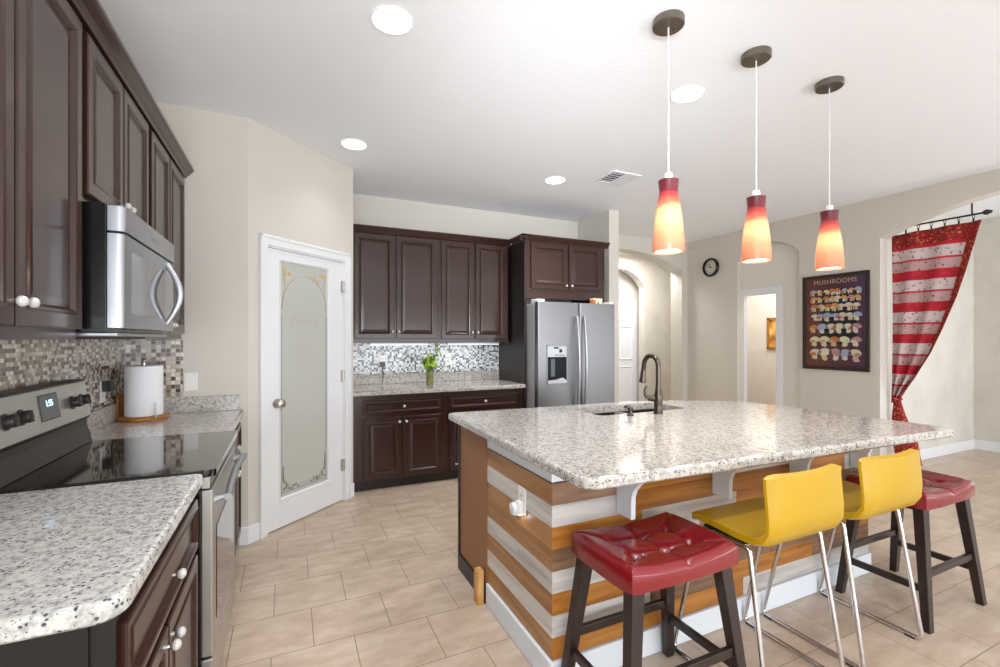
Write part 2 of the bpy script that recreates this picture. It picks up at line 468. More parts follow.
# right wall: niche with a doorway, then the arched opening to the dining room
WT = .14
b = BM()
n0, n1 = 3.53, 4.38
A = arch_pts(n0, n1, 2.46, 2.645)
c0, c1 = .35, 2.69
Bq = arch_pts(c0, c1, 2.445, 2.70, 28)
prism(b, [(c1, 0), (n0, 0), (n0, A[0][1])]+A[1:-1]+[(n1, A[-1][1]), (n1, 0), (5.27, 0), (5.27, CZ), (-4.5, CZ), (-4.5, 0), (c0, 0), (c0, Bq[0][1])]+Bq[1:-1]+[(c1, Bq[-1][1])], 'x', XR, XR+WT)
struct('wall_right', b, m_wall)
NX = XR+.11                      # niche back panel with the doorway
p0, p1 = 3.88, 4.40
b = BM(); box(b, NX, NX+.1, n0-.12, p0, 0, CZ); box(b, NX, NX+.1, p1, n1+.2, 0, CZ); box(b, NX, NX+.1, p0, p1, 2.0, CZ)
struct('wall_niche', b, mat('lightened_niche_wall', (232, 228, 220), .75))  # wall colour lightened to make up for little light in the niche
b = BM(); box(b, 6.95, 7.05, 2.9, 6.5, 0, CZ); struct('wall_side_room', b, m_wall)
b = BM(); box(b, XR+.1, 7.05, 5.38, 5.478, 0, CZ); struct('wall_side_room_end', b, m_wall)
# dining room
b = BM(); box(b, XR+WT-.02, 8.0, 2.73, 2.85, 0, CZ); struct('wall_dining_end', b, m_faux)
b = BM(); box(b, 7.85, 7.97, -4.5, 2.74, 0, CZ); struct('wall_dining_side', b, m_faux)
# rear wall behind the viewer without openings; an added area light stands before it
b = BM(); box(b, XL-.1, 8.0, -4.6, -4.5, 0, CZ); struct('wall_rear', b, m_wall)

# baseboards
def bb(name, x0, x1, y0, y1, h=.12):
    b = BM(); box(b, x0, x1, y0, y1, 0, h)
    return struct(name, b, m_white, bev=.005)
bb('baseboard_dining_end', XR+WT, 7.85, 2.715, 2.73)
bb('baseboard_dining_side', 7.835, 7.85, -4.4, 2.715)
bb('baseboard_right', XR-.015, XR, c1, n0)
bb('baseboard_right_far', XR-.015, XR, n1, 5.25)
bb('baseboard_right_near', XR-.015, XR, -4.4, c0)
bb('baseboard_arch_jamb', XR, XR+WT, c1-.015, c1)
bb('baseboard_stub', 3.365, 3.52, 4.255, 4.27)
bb('baseboard_stub_side', 3.505, 3.52, 4.27, 5.25)
bb('baseboard_pantry_return', -.305, -.245, 3.505, 3.52)
b = BM(); box(b, -.006, D0-.075, -.015, 0, 0, .12); box(b, D1+.07, DL, -.015, 0, 0, .12)
mk('baseboard', b, m_white, wd, bev=.005)

# door_1: pantry door with frosted glass
d1 = thing('door_1', 'white pantry door with a tall frosted glass panel', None, (DA.x, DA.y, 0), DANG, kind='structure')
b = BM()
for x0, x1, z0, z1 in ((D0-.075, D0-.012, 0, DH+.085), (D1+.012, D1+.075, 0, DH+.085), (D0-.012, D1+.012, DH+.015, DH+.085)):
    box(b, x0, x1, -.018, 0, z0, z1)
    i = .012
for x0, x1, z0, z1 in ((D0-.075, D0-.055, 0, DH+.085), (D1+.055, D1+.075, 0, DH+.085), (D0-.075, D1+.075, DH+.066, DH+.087)):
    box(b, x0, x1, -.026, -.017, z0, z1)
for x0, x1, z0, z1 in ((D0-.02, D0-.004, 0, DH+.004), (D1+.004, D1+.02, 0, DH+.004), (D0-.02, D1+.02, DH+.004, DH+.02)):
    box(b, x0, x1, -.002, .1, z0, z1)
mk('door_casing', b, m_white, d1, bev=.003)
G0, G1, GZ0, GZ1 = .262, .740, .215, 1.962
b = BM()
y0, y1 = .004, .042
box(b, D0, G0, y0, y1, .012, DH); box(b, G1, D1, y0, y1, .012, DH); box(b, G0, G1, y0, y1, .012, GZ0); box(b, G0, G1, y0, y1, GZ1, DH)
leaf = mk('door_leaf', b, m_white, d1)
b = BM()
L = [(0, .002), (.004, -.002), (.012, .004), (.016, .016)]
rg = [[b.verts.new(p) for p in ((G0-.008+d, y, GZ0-.008+d), (G1+.008-d, y, GZ0-.008+d), (G1+.008-d, y, GZ1+.008-d), (G0-.008+d, y, GZ1+.008-d))] for d, y in L]
for A_, B_ in zip(rg, rg[1:]):
    for k in range(4): b.faces.new((A_[k], A_[(k+1) % 4], B_[(k+1) % 4], B_[k]))
mk('glazing_bead', b, m_white, d1)
m_frost = mat('frosted_glass', (193, 195, 188), .12, spec=.5)
m_frostb = mat('clear_bevel_glass', (165, 170, 168), .06)
m_etch = mat('gold_etched_ornament', (196, 176, 128), .4)
m_etchg = mat('green_gold_etched_leaf', (128, 122, 92), .45)
b = BM(); box(b, G0, G1, .016, .024, GZ0, GZ1)
gp = mk('glass_pane', b, m_frost, d1)
b = BM()      # clear bands round the frosted field, and the etched arch
def strip(bm, pts, wd_, y, mi=0):
    tube(bm, [(p[0], y, p[1]) for p in pts], wd_, 6, mi, flat=.12)
gx0, gx1 = G0+.022, G1-.022
for x0, x1, z0, z1 in ((gx0-.008, gx0+.006, GZ0+.02, GZ1-.4), (gx1-.006, gx1+.008, GZ0+.02, GZ1-.4), (gx0, gx1, GZ0+.03, GZ0+.042), (gx0, gx1, GZ0+.055, GZ0+.061)):
    box(b, x0, x1, .0150, .0166, z0, z1, 0)
gc = (G0+G1)/2; gr = (gx1-gx0)/2
strip(b, [(gc+gr*math.cos(a), GZ1-.36+.27*math.sin(a)) for a in [PI*k/24 for k in range(25)]], .004, .0158, 1)
for s in (-1, 1):   # flowers in the top corners, scrolls at the foot
    for k in range(9):
        a = PI*(.5-.5*s)+s*PI*(.08+.06*k)
        x = gc+s*(gr-.01-.009*k*random.random()*2); z = GZ1-.06-.012*k*random.random()
        blob(b, (x, .0158, z), .011+.008*random.random(), 1, 1, (1, .12, 1))
    strip(b, [(gc+s*(gr-.01), GZ1-.08), (gc+s*(gr-.03), GZ1-.16), (gc+s*(gr-.012), GZ1-.26), (gc+s*(gr-.004), GZ1-.36)], .004, .0158, 1)
    for k in range(12):
        t = k/11
        x = gc+s*(gr-.012-.10*max(0, .5-t)*2*random.random()); z = GZ0+.05+t*.17
        blob(b, (x, .0158, z), .012-.005*t, 1, 2, (1, .12, 1))
    for k in range(7):
        x = gc+s*(gr-.02-.022*k); blob(b, (x, .0158, GZ0+.06+.012*math.sin(k*1.7)), .011, 1, 2, (1, .12, 1))
    strip(b, [(gc+s*(gr-.14), GZ0+.05), (gc+s*(gr-.07), GZ0+.08), (gc+s*(gr-.02), GZ0+.13), (gc+s*(gr-.012), GZ0+.24)], .004, .0158, 2)
for k in range(26):
    a = 2*PI*k/26
    blob(b, (gc+.085*math.cos(a), .0158, GZ1-.66+.10*math.sin(a)), .007, 1, 3, (1, .12, 1))
for k in range(8):
    blob(b, (gc+random.uniform(-.05, .05), .0158, GZ1-.66+random.uniform(-.05, .05)), .012, 1, 3, (1, .12, 1))
text_bm('Pantry', .105, Matrix.Translation((gc, .0156, GZ1-.44)) @ Matrix.Rotation(PI/2, 4, 'X'), 3, b)
mk('etched_ornament', b, [m_frostb, m_etch, m_etchg, mat('pale_etched_line', (184, 182, 170), .4)], gp)
b = BM(); M = axis_m((D0+.075, .004, .92), (0, -1, 0))
lathe(b, [(.034, 0), (.034, .006), (.014, .010), (.012, .03), (.022, .036), (.031, .048), (.031, .058), (.022, .068), (.006, .071)], n=24, M=M)
mk('door_knob', b, m_nickel, d1, smooth=True)
for z in (1.83, 1.07, .31):
    b = BM(); tube(b, [(D1+.004, -.006, z-.05), (D1+.004, -.006, z+.05)], .009, 10); box(b, D1-.022, D1+.028, -.0015, .003, z-.05, z+.05)
    if z > 1.8: tube(b, [(D1-.005, -.012, z-.03), (D1-.04, -.03, z-.035)], .006, 8)
    mk('hinge', b, m_nickel, d1, label='brushed nickel hinge')

# door_2: white six panel door in the hall recess
d2 = thing('door_2', 'white six panel door at the end of the hall', None, (5.46, 6.75, 0), kind='structure', local=True)
b = BM(); box(b, -.41, .41, -.04, -.005, .01, 2.03); mk('door_leaf', b, m_white, d2)
for x in (-.2, .2):
    for z0, z1 in ((.2, .88), (1.0, 1.62), (1.72, 1.94)):
        b = BM(); panel(b, x-.155, x+.155, z0, z1, -.052, .012, .02); mk('door_panel', b, m_white, d2)
b = BM(); lathe(b, [(.03, 0), (.03, .006), (.012, .01), (.014, .04), (.03, .05), (.024, .07), (.005, .073)], n=16, M=axis_m((-.35, -.04, .95), (0, -1, 0)))
mk('door_knob', b, m_nickel, d2, smooth=True)
b = BM()
for x0, x1, z0, z1 in ((-.49, -.41, 0, 2.11), (.41, .49, 0, 2.11), (-.41, .41, 2.03, 2.11)): box(b, x0, x1, -.02, 0, z0, z1)
mk('door_casing', b, m_white, d2, bev=.004)
# door_3: cased doorway in the niche
d3 = thing('door_3', 'white cased doorway in the arched niche', None, (NX, p0, 0), kind='structure')
b = BM()
for y0, y1, z0, z1 in ((p0-.085, p0+.005, 0, 2.07), (p1-.005, p1+.085, 0, 2.07), (p0, p1, 1.995, 2.07)):
    box(b, NX-.018, NX, y0, y1, z0, z1)
    
box(b, NX-.005, NX+.105, p0, p0+.016, 0, 2.0); box(b, NX-.005, NX+.105, p1-.016, p1, 0, 2.0); box(b, NX-.005, NX+.105, p0+.016, p1-.016, 1.985, 2.0)
mk('door_casing', b, m_white, d3, bev=.003)
b = BM(); box(b, NX+.03, NX+.06, p0+.0155, p0+.019, 1.21, 1.26); mk('strike_plate', b, m_nickel, d3, label='small metal strike plate')
# small picture in the side room
m_gold = mat('gold_picture_frame', (168, 118, 48), .4, .4)
t = thing('framed_picture', 'small orange-brown framed picture seen through the niche doorway', 'picture', (6.95, 4.60, 1.22))
b = BM()
for y0, y1, z0, z1 in ((4.36, 4.84, 1.22, 1.26), (4.36, 4.84, 1.68, 1.72), (4.36, 4.40, 1.22, 1.72), (4.80, 4.84, 1.22, 1.72)): box(b, 6.925, 6.949, y0, y1, z0, z1)
mk('frame', b, m_gold, t, bev=.004)
def paint():
    m = mat('warm_painting', (190, 130, 50), .5); nt = m.node_tree
    link(nt, ramp(nt, noise(nt, coord(nt), 6, 4), [(.35, (120, 70, 24)), (.5, (206, 140, 50)), (.68, (226, 190, 110))]), base(m)); return m
b = BM(); box(b, 6.935, 6.946, 4.395, 4.805, 1.255, 1.685); mk('canvas', b, paint(), t)

# backsplashes (structure: they are part of the walls)
b = BM(); box(b, XL, XL+.008, .4, 3.512, 1.016, 1.386)
top('tile_backsplash', b, m_mosL, 'brown and cream mosaic tile splashback along the wall behind the range', 'backsplash')
b = BM(); prism(b, roundrect(XL+.009, -.617, 1.018, 1.386, [0, .012, 0, 0], 4), 'y', 3.511, 3.52)
top('tile_backsplash', b, mosaic('large_brown_and_cream_glass_mosaic', [(190, 176, 160), (84, 70, 62), (226, 220, 208), (150, 134, 120), (48, 38, 34), (206, 194, 178), (120, 104, 92)], .0255, (170, 160, 148)), 'narrow strip of brown and white mosaic tile behind the paper towel roll', 'backsplash')
b = BM(); box(b, .516, 2.245, YB-.008, YB, 1.016, 1.36)
top('tile_backsplash', b, m_mosB, 'black, white and grey mosaic tile splashback behind the green plant', 'backsplash')

# ------------------------------------------------------------------ cabinets
def knob(parent, p, d=(0, -1, 0), mt=None, r=.014):
    b = BM(); M = axis_m(p, d)
    lathe(b, [(.006, 0), (.0055, .008), (.008, .012)], n=10, M=M, mi=1)
    g = bmesh.ops.create_icosphere(b, subdivisions=2, radius=r)
    for v in g['verts']: v.co = M @ (Vector((v.co.x, v.co.y, v.co.z*.85))+Vector((0, 0, .012+r*.7)))
    return mk('knob', b, [mt or m_crystal, m_nickel], parent, label='small crystal knob')

def upper(name, label, loc, rot, W, D, z0, z1, doors, dz0, dz1, group=None, knobz=.045, rail=True, kn=True):
    """wall cabinet: local x along the run, front at local y=0, depth +y; doors = [(x0,x1,knob x or None)]"""
    t = thing(name, label, 'cabinet', loc, rot, group, local=True)
    b = BM(); box(b, 0, W, .022, D, z0, z1)
    mk('body', b, m_dark, t, bev=.002)
    for x0, x1, kx in doors:
        b = BM(); panel(b, x0, x1, dz0, dz1, 0)
        d = mk('door', b, m_dark, t)
        if kx is not None: knob(d, (kx, 0, dz0+knobz))
    return t
# left run: local x -> world +y, front faces +x
XF = -.603
LD = XF-XL-.003
upper('upper_cabinet', 'dark wall cabinet nearest the left edge, before the microwave', (XF, 1.07, 0), PI/2, .845, LD, 1.388, 2.43,
      [(.02, .430, .408), (.442, .83, .463)], 1.42, 2.405, 'dark wall cabinets over the range run', knobz=.06)
upper('upper_cabinet', 'short dark wall cabinet above the microwave', (XF, 1.93, 0), PI/2, .755, LD, 1.845, 2.43,
      [(.02, .368, .345), (.384, .738, .41)], 1.872, 2.405, 'dark wall cabinets over the range run')
upper('upper_cabinet', 'dark wall cabinet past the microwave, against the pantry wall', (XF, 2.70, 0), PI/2, .812, LD, 1.388, 2.43,
      [(.025, .385, .36), (.405, .79, .43)], 1.42, 2.405, 'dark wall cabinets over the range run')
def crown_prof(x, z):   # (out, z)
    return [(x-.019, z), (x+.004, z), (x+.010, z+.012), (x+.02, z+.02), (x+.038, z+.042), (x+.046, z+.048), (x+.046, z+.062), (x-.019, z+.062)]
b = BM(); prism(b, [(p[0], p[1]) for p in crown_prof(XF, 2.42)], 'y', 1.0, 3.515)
top('crown_molding', b, m_dark, 'dark crown moulding along the top of the left wall cabinets', 'molding')
# back run uppers
YU = 4.57; UD = YB-YU-.003
upper('upper_cabinet', 'two door dark wall cabinet above the black plug, beside the pantry', (.535, YU, 0), 0, .885, UD, 1.345, 2.43,
      [(.035, .42, .40), (.44, .862, .462)], 1.39, 2.415, 'dark wall cabinets over the back counter', knobz=.07)
upper('upper_cabinet', 'narrower two door dark wall cabinet next to the fridge enclosure', (1.42, YU, 0), 0, .80, UD, 1.345, 2.43,
      [(.022, .385, .362), (.405, .765, .425)], 1.385, 2.415, 'dark wall cabinets over the back counter', knobz=.07)
b = BM(); prism(b, [(2*YU-p[0], p[1]) for p in crown_prof(YU, 2.42)], 'x', .517, 2.235)
top('crown_molding', b, m_dark, 'dark crown moulding on the back wall cabinets, left of the fridge', 'molding')
# under cabinet light bars
m_puck = mat('lit_light_bar', (255, 255, 255), .4, emit=(240, 246, 255), es=2.5)
for x, lb in ((.72, 'slim light bar under the back wall cabinet above the black plug'), (1.52, 'slim light bar under the back wall cabinet right of the plant')):
    t = thing('under_cabinet_light', lb, 'light', (x+.3, YU+.055, 1.33), group='light bars under the back cabinets')
    b = BM(); box(b, x, x+.6, YU+.035, YU+.075, 1.327, 1.345); mk('housing', b, m_steel2, t, bev=.002)
    b = BM(); box(b, x+.01, x+.59, YU+.04, YU+.07, 1.3245, 1.3275); mk('lens', b, m_puck, t)
    area('under_cabinet_glow', (x+.3, YU+.055, 1.322), (0, .3, -1), .58, .03, 1.1, (.98, .98, 1))

# fridge enclosure
YE = 4.25
t = thing('fridge_cabinet', 'dark cabinet over the fridge with tall side panel', 'cabinet', (2.77, YE, 1.82))
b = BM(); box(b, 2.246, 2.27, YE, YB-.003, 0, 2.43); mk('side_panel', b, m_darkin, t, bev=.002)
b = BM(); box(b, 2.27, 3.262, YE+.002, YB-.003, 1.90, 2.43); box(b, 2.27, 3.262, YE+.002, YE+.03, 1.815, 1.90); mk('body', b, m_dark, t, bev=.002)
b = BM(); box(b, 3.262, 3.282, YE, YB-.003, 0, 2.43); mk('side_panel', b, m_dark, t, bev=.002)
for x0, x1, kx in ((2.318, 2.775, 2.75), (2.793, 3.232, 2.82)):
    b = BM(); panel(b, x0, x1, 1.925, 2.412, YE-.018)
    d = mk('door', b, m_dark, t); knob(d, (kx, YE-.018, 1.965))
b = BM()
prism(b, [(2*YE-p[0], p[1]) for p in crown_prof(YE, 2.42)], 'x', 2.20, 3.325)
prism(b, [(2*2.246-p[0], p[1]) for p in crown_prof(2.246, 2.42)], 'y', YE-.046, YU-.048)
mk('crown', b, m_dark, t)

# base cabinets: local front at y=0
def basecab(label, loc, rot, W, D, drawers, doors, group, dz=(.70, .825), oz=(.10, .665), stile=None):
    t = thing('base_cabinet', label, 'cabinet', loc, rot, group, local=True)
    b = BM(); box(b, 0, W, .02, D, .10, .872); mk('body', b, m_dark, t, bev=.002)
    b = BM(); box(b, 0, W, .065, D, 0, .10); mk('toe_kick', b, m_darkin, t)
    for x0, x1, kx in drawers:
        b = BM(); panel(b, x0, x1, dz[0], dz[1], 0, rail=.03, raised=False); d = mk('drawer', b, m_dark, t); knob(d, (kx, 0, (dz[0]+dz[1])/2))
    for x0, x1, kx in doors:
        b = BM(); panel(b, x0, x1, oz[0], oz[1], 0); d = mk('door', b, m_dark, t); knob(d, (kx, 0, oz[1]-.045))
    return t
XB = -.288
BD = XB-XL-.003
basecab('dark base cabinet in the foreground, under the near granite counter', (XB, 1.105, 0), PI/2, .81, BD, [(.02, .79, .40)], [(.02, .355, .333), (.367, .79, .39)],
        'dark base cabinets beside the range', dz=(.66, .83), oz=(.10, .635))
basecab('dark base cabinet between the range and the pantry wall', (XB, 2.69, 0), PI/2, .825, BD, [(.03, .795, .4)], [(.03, .405, .38), (.42, .795, .445)],
        'dark base cabinets beside the range', dz=(.66, .83), oz=(.10, .635))
b = BM(); box(b, XL+.004, XB-.012, 1.097, 1.1045, .0, .872); box(b, XB-.10, XB-.05, 1.090, 1.097, .0, .872)
top('end_panel', b, mat('shaded_cabinet_end', (16, 13, 12), .4), 'shade-darkened side panel closing the near end of the foreground base cabinet', 'panel')  # near-black colour paints the shade on the cabinet's end
YC = 4.245; CD = YB-YC-.003
basecab('dark base cabinet under the back counter, beside the pantry door', (.52, YC, 0), 0, .865, CD, [(.09, .822, .455)], [(.09, .435, .41), (.45, .822, .475)], 'dark base cabinets along the back wall')
basecab('dark base cabinet under the back counter, next to the fridge', (1.385, YC, 0), 0, .857, CD, [(.038, .775, .41)], [(.038, .40, .375), (.415, .775, .44)], 'dark base cabinets along the back wall')

# counters
XC = -.275
def counter(label, outline, ups, m):
    xs = [p[0] for p in outline]; ys = [p[1] for p in outline]
    t = thing('countertop', label, 'countertop', (sum(xs)/len(xs), sum(ys)/len(ys), .875))
    b = BM(); slab(b, outline, .874, .914, .010); mk('slab', b, m, t)
    for u in ups:
        b = BM(); box(b, *u, .914, 1.015); mk('upstand', b, m, t, bev=.003)
    return t
counter('grey white granite counter in the left foreground', roundrect(XL+.003, XC, 1.045, 1.918, [0, .05, .02, 0]), [(XL+.003, XL+.022, 1.045, 1.918)], m_gran)
counter('granite counter under the paper towel roll, past the range', roundrect(XL+.003, XC, 2.692, 3.517, [0, .012, .004, 0]), [(XL+.003, XL+.022, 2.692, 3.517), (XL+.022, -.298, 3.497, 3.517)], m_gran2)
counter('beige granite counter on the back wall, under the plant', roundrect(.518, 2.243, 4.215, YB-.003, .004), [(.518, 2.243, YB-.025, YB-.009)], m_gran2)

# ------------------------------------------------------------------ range
RY0, RY1 = 1.925, 2.685
t = thing('range', 'stainless steel range with black glass cooktop between the left counters', 'range', (-.58, 2.305, 0))
b = BM(); box(b, -.90, -.285, RY0, RY1, .05, .895); mk('body', b, m_black, t, bev=.003)
b = BM(); prism(b, roundrect(-.83, -.238, RY0-.003, RY1+.003, .012, 4), 'z', .896, .921); mk('cooktop', b, m_blackg, t, bev=.003)
# backguard with a sloping face
b = BM(); prism(b, [(-.905, .9215), (-.815, .9215), (-.835, 1.0), (-.836, 1.028), (-.822, 1.035), (-.847, 1.207), (-.905, 1.207)], 'y', RY0, RY1); mk('backguard', b, m_darkin, t, bev=.004)
nrm = Vector((.172, 0, .025)).normalized(); upv = Vector((-.025, 0, .172)).normalized()
GM = Matrix.Translation((-.8215, 2.305, 1.035)) @ Matrix(((0, upv.x, nrm.x), (1, upv.y, nrm.y), (0, upv.z, nrm.z))).to_4x4()   # local x=+y, y=up the face, z=out
b = BM(); box(b, -.372, .372, .008, .165, -.001, .004, 0, GM)
cp = mk('control_panel', b, m_steelr, t, bev=.002)
b = BM(); box(b, -.075, .075, .045, .145, .004, .0065, 0, GM); box(b, -.07, .07, .05, .14, .0065, .007, 1, GM)
m_dig = mat('lit_clock_digits', (150, 200, 255), .4, emit=(170, 215, 255), es=3)
text_bm('1:55', .034, GM @ Matrix.Translation((.0, .108, .0074)), 2, b)
mk('display', b, [m_black, mat('grey_display_glass', (78, 84, 90), .12), m_dig], cp)
for lx in (-.30, -.205, .20, .295):
    b = BM(); M = GM @ Matrix.Translation((lx, .085, .004))
    lathe(b, [(.028, 0), (.028, .004), (.020, .006), (.022, .024), (.020, .028)], n=20, M=M); box(b, -.004, .004, -.020, .020, .028, .033, 0, M)
    mk('knob', b, mat('dark_grey_knob', (58, 54, 52), .35, .3) if lx == -.30 else bpy.data.materials['dark_grey_knob'], cp, smooth=True, label='dark control knob')
b = BM()   # oven door
box(b, -.285, -.25, RY0+.006, RY1-.006, .245, .845)
od = mk('oven_door', b, m_steelr, t, bev=.004)
b = BM(); box(b, -.2502, -.247, RY0+.10, RY1-.10, .33, .68); mk('window', b, m_blackg, od, bev=.001)
b = BM(); pts = []
for k in range(17):
    s_ = k/16; y = RY0+.045+s_*(RY1-RY0-.09); pts.append((-.205-.008*math.sin(PI*s_), y, .80+.012*math.sin(PI*s_)))
tube(b, pts, .014, 12, flat=1.0)
for y in (RY0+.06, RY1-.06): tube(b, [(-.255, y, .79), (-.23, y, .80), (-.205, y, .80)], [.016, .012, .012], 10)
mk('handle', b, m_steel2, od, smooth=True)
b = BM(); box(b, -.285, -.258, RY0+.004, RY1-.004, .85, .893); mk('front_trim', b, m_steelr, t, bev=.003)
b = BM(); box(b, -.285, -.25, RY0+.006, RY1-.006, .07, .235); dw = mk('storage_drawer', b, m_steelr, t, bev=.004)
b = BM(); box(b, -.80, -.33, RY0+.03, RY1-.03, 0, .05); mk('base', b, m_black, t)

# ------------------------------------------------------------------ microwave
MY0, MY1, MX = 1.937, 2.678, -.505
t = thing('microwave', 'stainless over-the-range microwave with a curved handle', 'microwave', (-.72, 2.31, 1.40))
b = BM(); box(b, XL+.004, -.553, MY0, MY1, 1.41, 1.842); mk('body', b, m_black, t, bev=.003)
def bow(y): s_ = (y-MY0)/(MY1-MY0); return MX
b = BM(); prism(b, roundrect(-.552, MX, MY0+.001, MY1-.001, [.0, .022, .022, .0], 5), 'z', 1.425, 1.745); dr = mk('door', b, m_steel2, t, bev=.003, smooth=True)
b = BM(); box(b, MX-.003, MX+.0015, MY0+.07, MY1-.175, 1.475, 1.695); mk('window', b, mat('grey_mirror_glass', (120, 120, 122), .08, .6), dr, bev=.001)
b = BM(); box(b, MX-.003, MX+.001, MY1-.15, MY1-.03, 1.475, 1.70); mk('control_panel', b, mat('grey_control_panel', (164, 164, 166), .25, .5), dr)
b = BM()
tube(b, [(MX+.002+.05*math.sin(PI*k/16), MY1-.165, 1.455+.275*k/16) for k in range(17)], [.006+.004*math.sin(PI*k/16) for k in range(17)], 12, flat=1.5)
mk('handle', b, m_steel2, dr, smooth=True)
b = BM(); prism(b, roundrect(-.552, MX+.004, MY0+.001, MY1-.001, [.0, .024, .024, .0], 5), 'z', 1.752, 1.838)
vn = mk('vent_grille', b, m_steel2, t, bev=.004, smooth=True)
b = BM(); box(b, MX+.0035, MX+.0048, 2.255, 2.36, 1.785, 1.80)
mk('badge', b, mat('grey_badge', (140, 140, 142), .3, .6), vn)
b = BM(); box(b, XL+.02, -.53, MY0+.02, MY1-.02, 1.398, 1.41); mk('bottom_plate', b, m_steel2, t, bev=.002)

# ------------------------------------------------------------------ items on the left counter and wall
t = thing('paper_towel_holder', 'wooden paper towel base with a thin metal rod, on the far left counter', 'holder', (-.775, 3.33, .914))
b = BM(); lathe(b, [(.118, 0), (.122, .004), (.122, .018), (.116, .024)], (-.775, 3.33, .9145), 36); mk('base', b, wood('honey_wood_base', ORG, (14, 14, 60)), t, smooth=True)
b = BM(); tube(b, [(-.775, 3.33, .938), (-.775, 3.33, 1.255)], .008, 10); blob(b, (-.775, 3.33, 1.258), .013); mk('post', b, m_nickel, t, smooth=True)
b = BM(); tube(b, [(-.70, 3.235, .936), (-.70, 3.232, 1.02)], .0045, 8); blob(b, (-.70, 3.2335, .94), .012); mk('tension_arm', b, m_nickel, t, smooth=True)
b = BM(); n = 48
prof = [(.022, .94), (.090, .94), (.092, .942), (.092, 1.228), (.09, 1.23), (.022, 1.23)]
lathe(b, [(r, z-.94) for r, z in prof+[prof[0]]], (-.775, 3.33, .9395), n, cap0=False, cap1=False)
top('paper_towel_roll', b, mat('white_paper', (240, 241, 244), .85, bump=(60, .1, .002)), 'fat white paper towel roll standing on the wooden holder', 'paper towel', smooth=True)
t = thing('cutting_board', 'small wooden board leaning in the corner behind the paper towel roll', 'cutting board', (-.885, 3.42, .914))
b = BM(); prism(b, roundrect(3.33, 3.47, .9147, 1.06, .012, 4), 'x', -.907, -.897); mk('board', b, wood('oak_board', ORG, (30, 14, 3)), t, bev=.002)
def outlet(label, p, d, group, slots=True):
    """wall plate centred at p facing direction d"""
    t = thing('outlet', label, 'outlet', (p[0], p[1], p[2]-.06), group=group)
    M = axis_m(p, d)
    # local axes: z out; choose y up
    z = Vector(d).normalized(); x = Vector((0, 0, 1)).cross(z).normalized(); y = z.cross(x)
    M = Matrix.Translation(Vector(p)) @ Matrix((x, y, z)).transposed().to_4x4()
    b = BM(); box(b, -.036, .036, -.058, .058, .0003, .005, 0, M); mk('plate', b, m_plastic, t, bev=.002)
    for yy in (-.022, .022):
        b = BM(); box(b, -.016, .016, yy-.014, yy+.014, .005, .0065, 0, M)
        if slots:
            box(b, -.008, -.005, yy-.006, yy+.006, .0065, .0067, 1, M); box(b, .005, .008, yy-.006, yy+.006, .0065, .0067, 1, M)
        mk('socket', b, [m_plastic, m_black], t)
    return t, M
_, M = outlet('white outlet with a black plug on the mosaic left of the paper towels', (XL+.008, 3.16, 1.10), (1, 0, 0), 'wall outlets')
b = BM(); box(b, -.022, .022, .002, .06, .0068, .045, 0, M); tube(b, [M @ Vector(p) for p in ((.01, .066, .04), (.03, .10, .05), (.07, .12, .03), (.11, .09, .012), (.13, .02, .008), (.125, -.05, .006))], .003, 8)
top('power_adapter', b, m_black, 'black power adapter plugged in above the far left counter', 'adapter', bev=.003)
t = thing('light_switch', 'white rocker light switch on the wall beside the mosaic strip', 'switch', (-.574, 3.52, 1.05))
b = BM(); box(b, -.611, -.537, 3.514, 3.5197, 1.052, 1.17); mk('plate', b, m_plastic, t, bev=.002)
b = BM(); box(b, -.59, -.558, 3.511, 3.514, 1.078, 1.144); mk('rocker', b, m_plastic, t, bev=.001)
# back wall outlets
_, M = outlet('white outlet holding a black plug on the back mosaic', (.89, YB-.008, 1.155), (0, -1, 0), 'wall outlets')
b = BM(); box(b, -.026, .026, -.06, -.008, .0068, .045, 0, M); tube(b, [M @ Vector(p) for p in ((0, -.06, .03), (.0, -.10, .035), (.01, -.15, .04), (.0, -.2, .05), (-.01, -.226, .07))], .004, 8)
top('power_plug', b, m_black, 'black plug and cord hanging from the back wall outlet', 'plug', bev=.002)
outlet('white outlet on the back mosaic to the right of the plant', (1.62, YB-.008, 1.155), (0, -1, 0), 'wall outlets')
# plant in a glass
m_glassv = mat('pale_green_glass', (206, 206, 150), .05, trans=.75, ior=1.45)
vx, vy = 1.285, 4.46
t = thing('glass_vase', 'small glass vase of water under the green leaves on the back counter', 'vase', (vx, vy, .914))
b = BM(); lathe(b, [(.034, .0005), (.036, .004), (.04, .145), (.037, .145), (.033, .008)], (vx, vy, .914), 24); mk('vase', b, m_glassv, t, smooth=True)
b = BM(); lathe(b, [(.031, .009), (.0345, .11)], (vx, vy, .914), 20); mk('water', b, mat('greenish_water', (190, 182, 110), .05, trans=.6, ior=1.33), t, smooth=True)
m_leaf = mat('fresh_green_leaf', (150, 188, 46), .4); m_leafd = mat('dark_green_leaf', (58, 92, 26), .4)
t = thing('leafy_cutting', 'bunch of bright green leafy stems standing in the glass vase', 'plant', (vx, vy, .93))
stems = []
b = BM()
for k in range(9):
    a = 2*PI*k/9+random.random(); sp = random.uniform(.03, .075); h = random.uniform(.20, .31)
    if k == 0: a, sp, h = .1, .085, .37
    e = Vector((vx+sp*math.cos(a), vy+sp*.6*math.sin(a), .93+h)); s0 = Vector((vx+.012*math.cos(a), vy+.012*math.sin(a), .928))
    mid = (s0+e)/2+Vector((-.01*math.cos(a), 0, .02)); tube(b, [s0, mid, e], .0022, 6); stems.append((mid, e))
mk('stem', b, m_leafd, t, smooth=True)
b = BM()
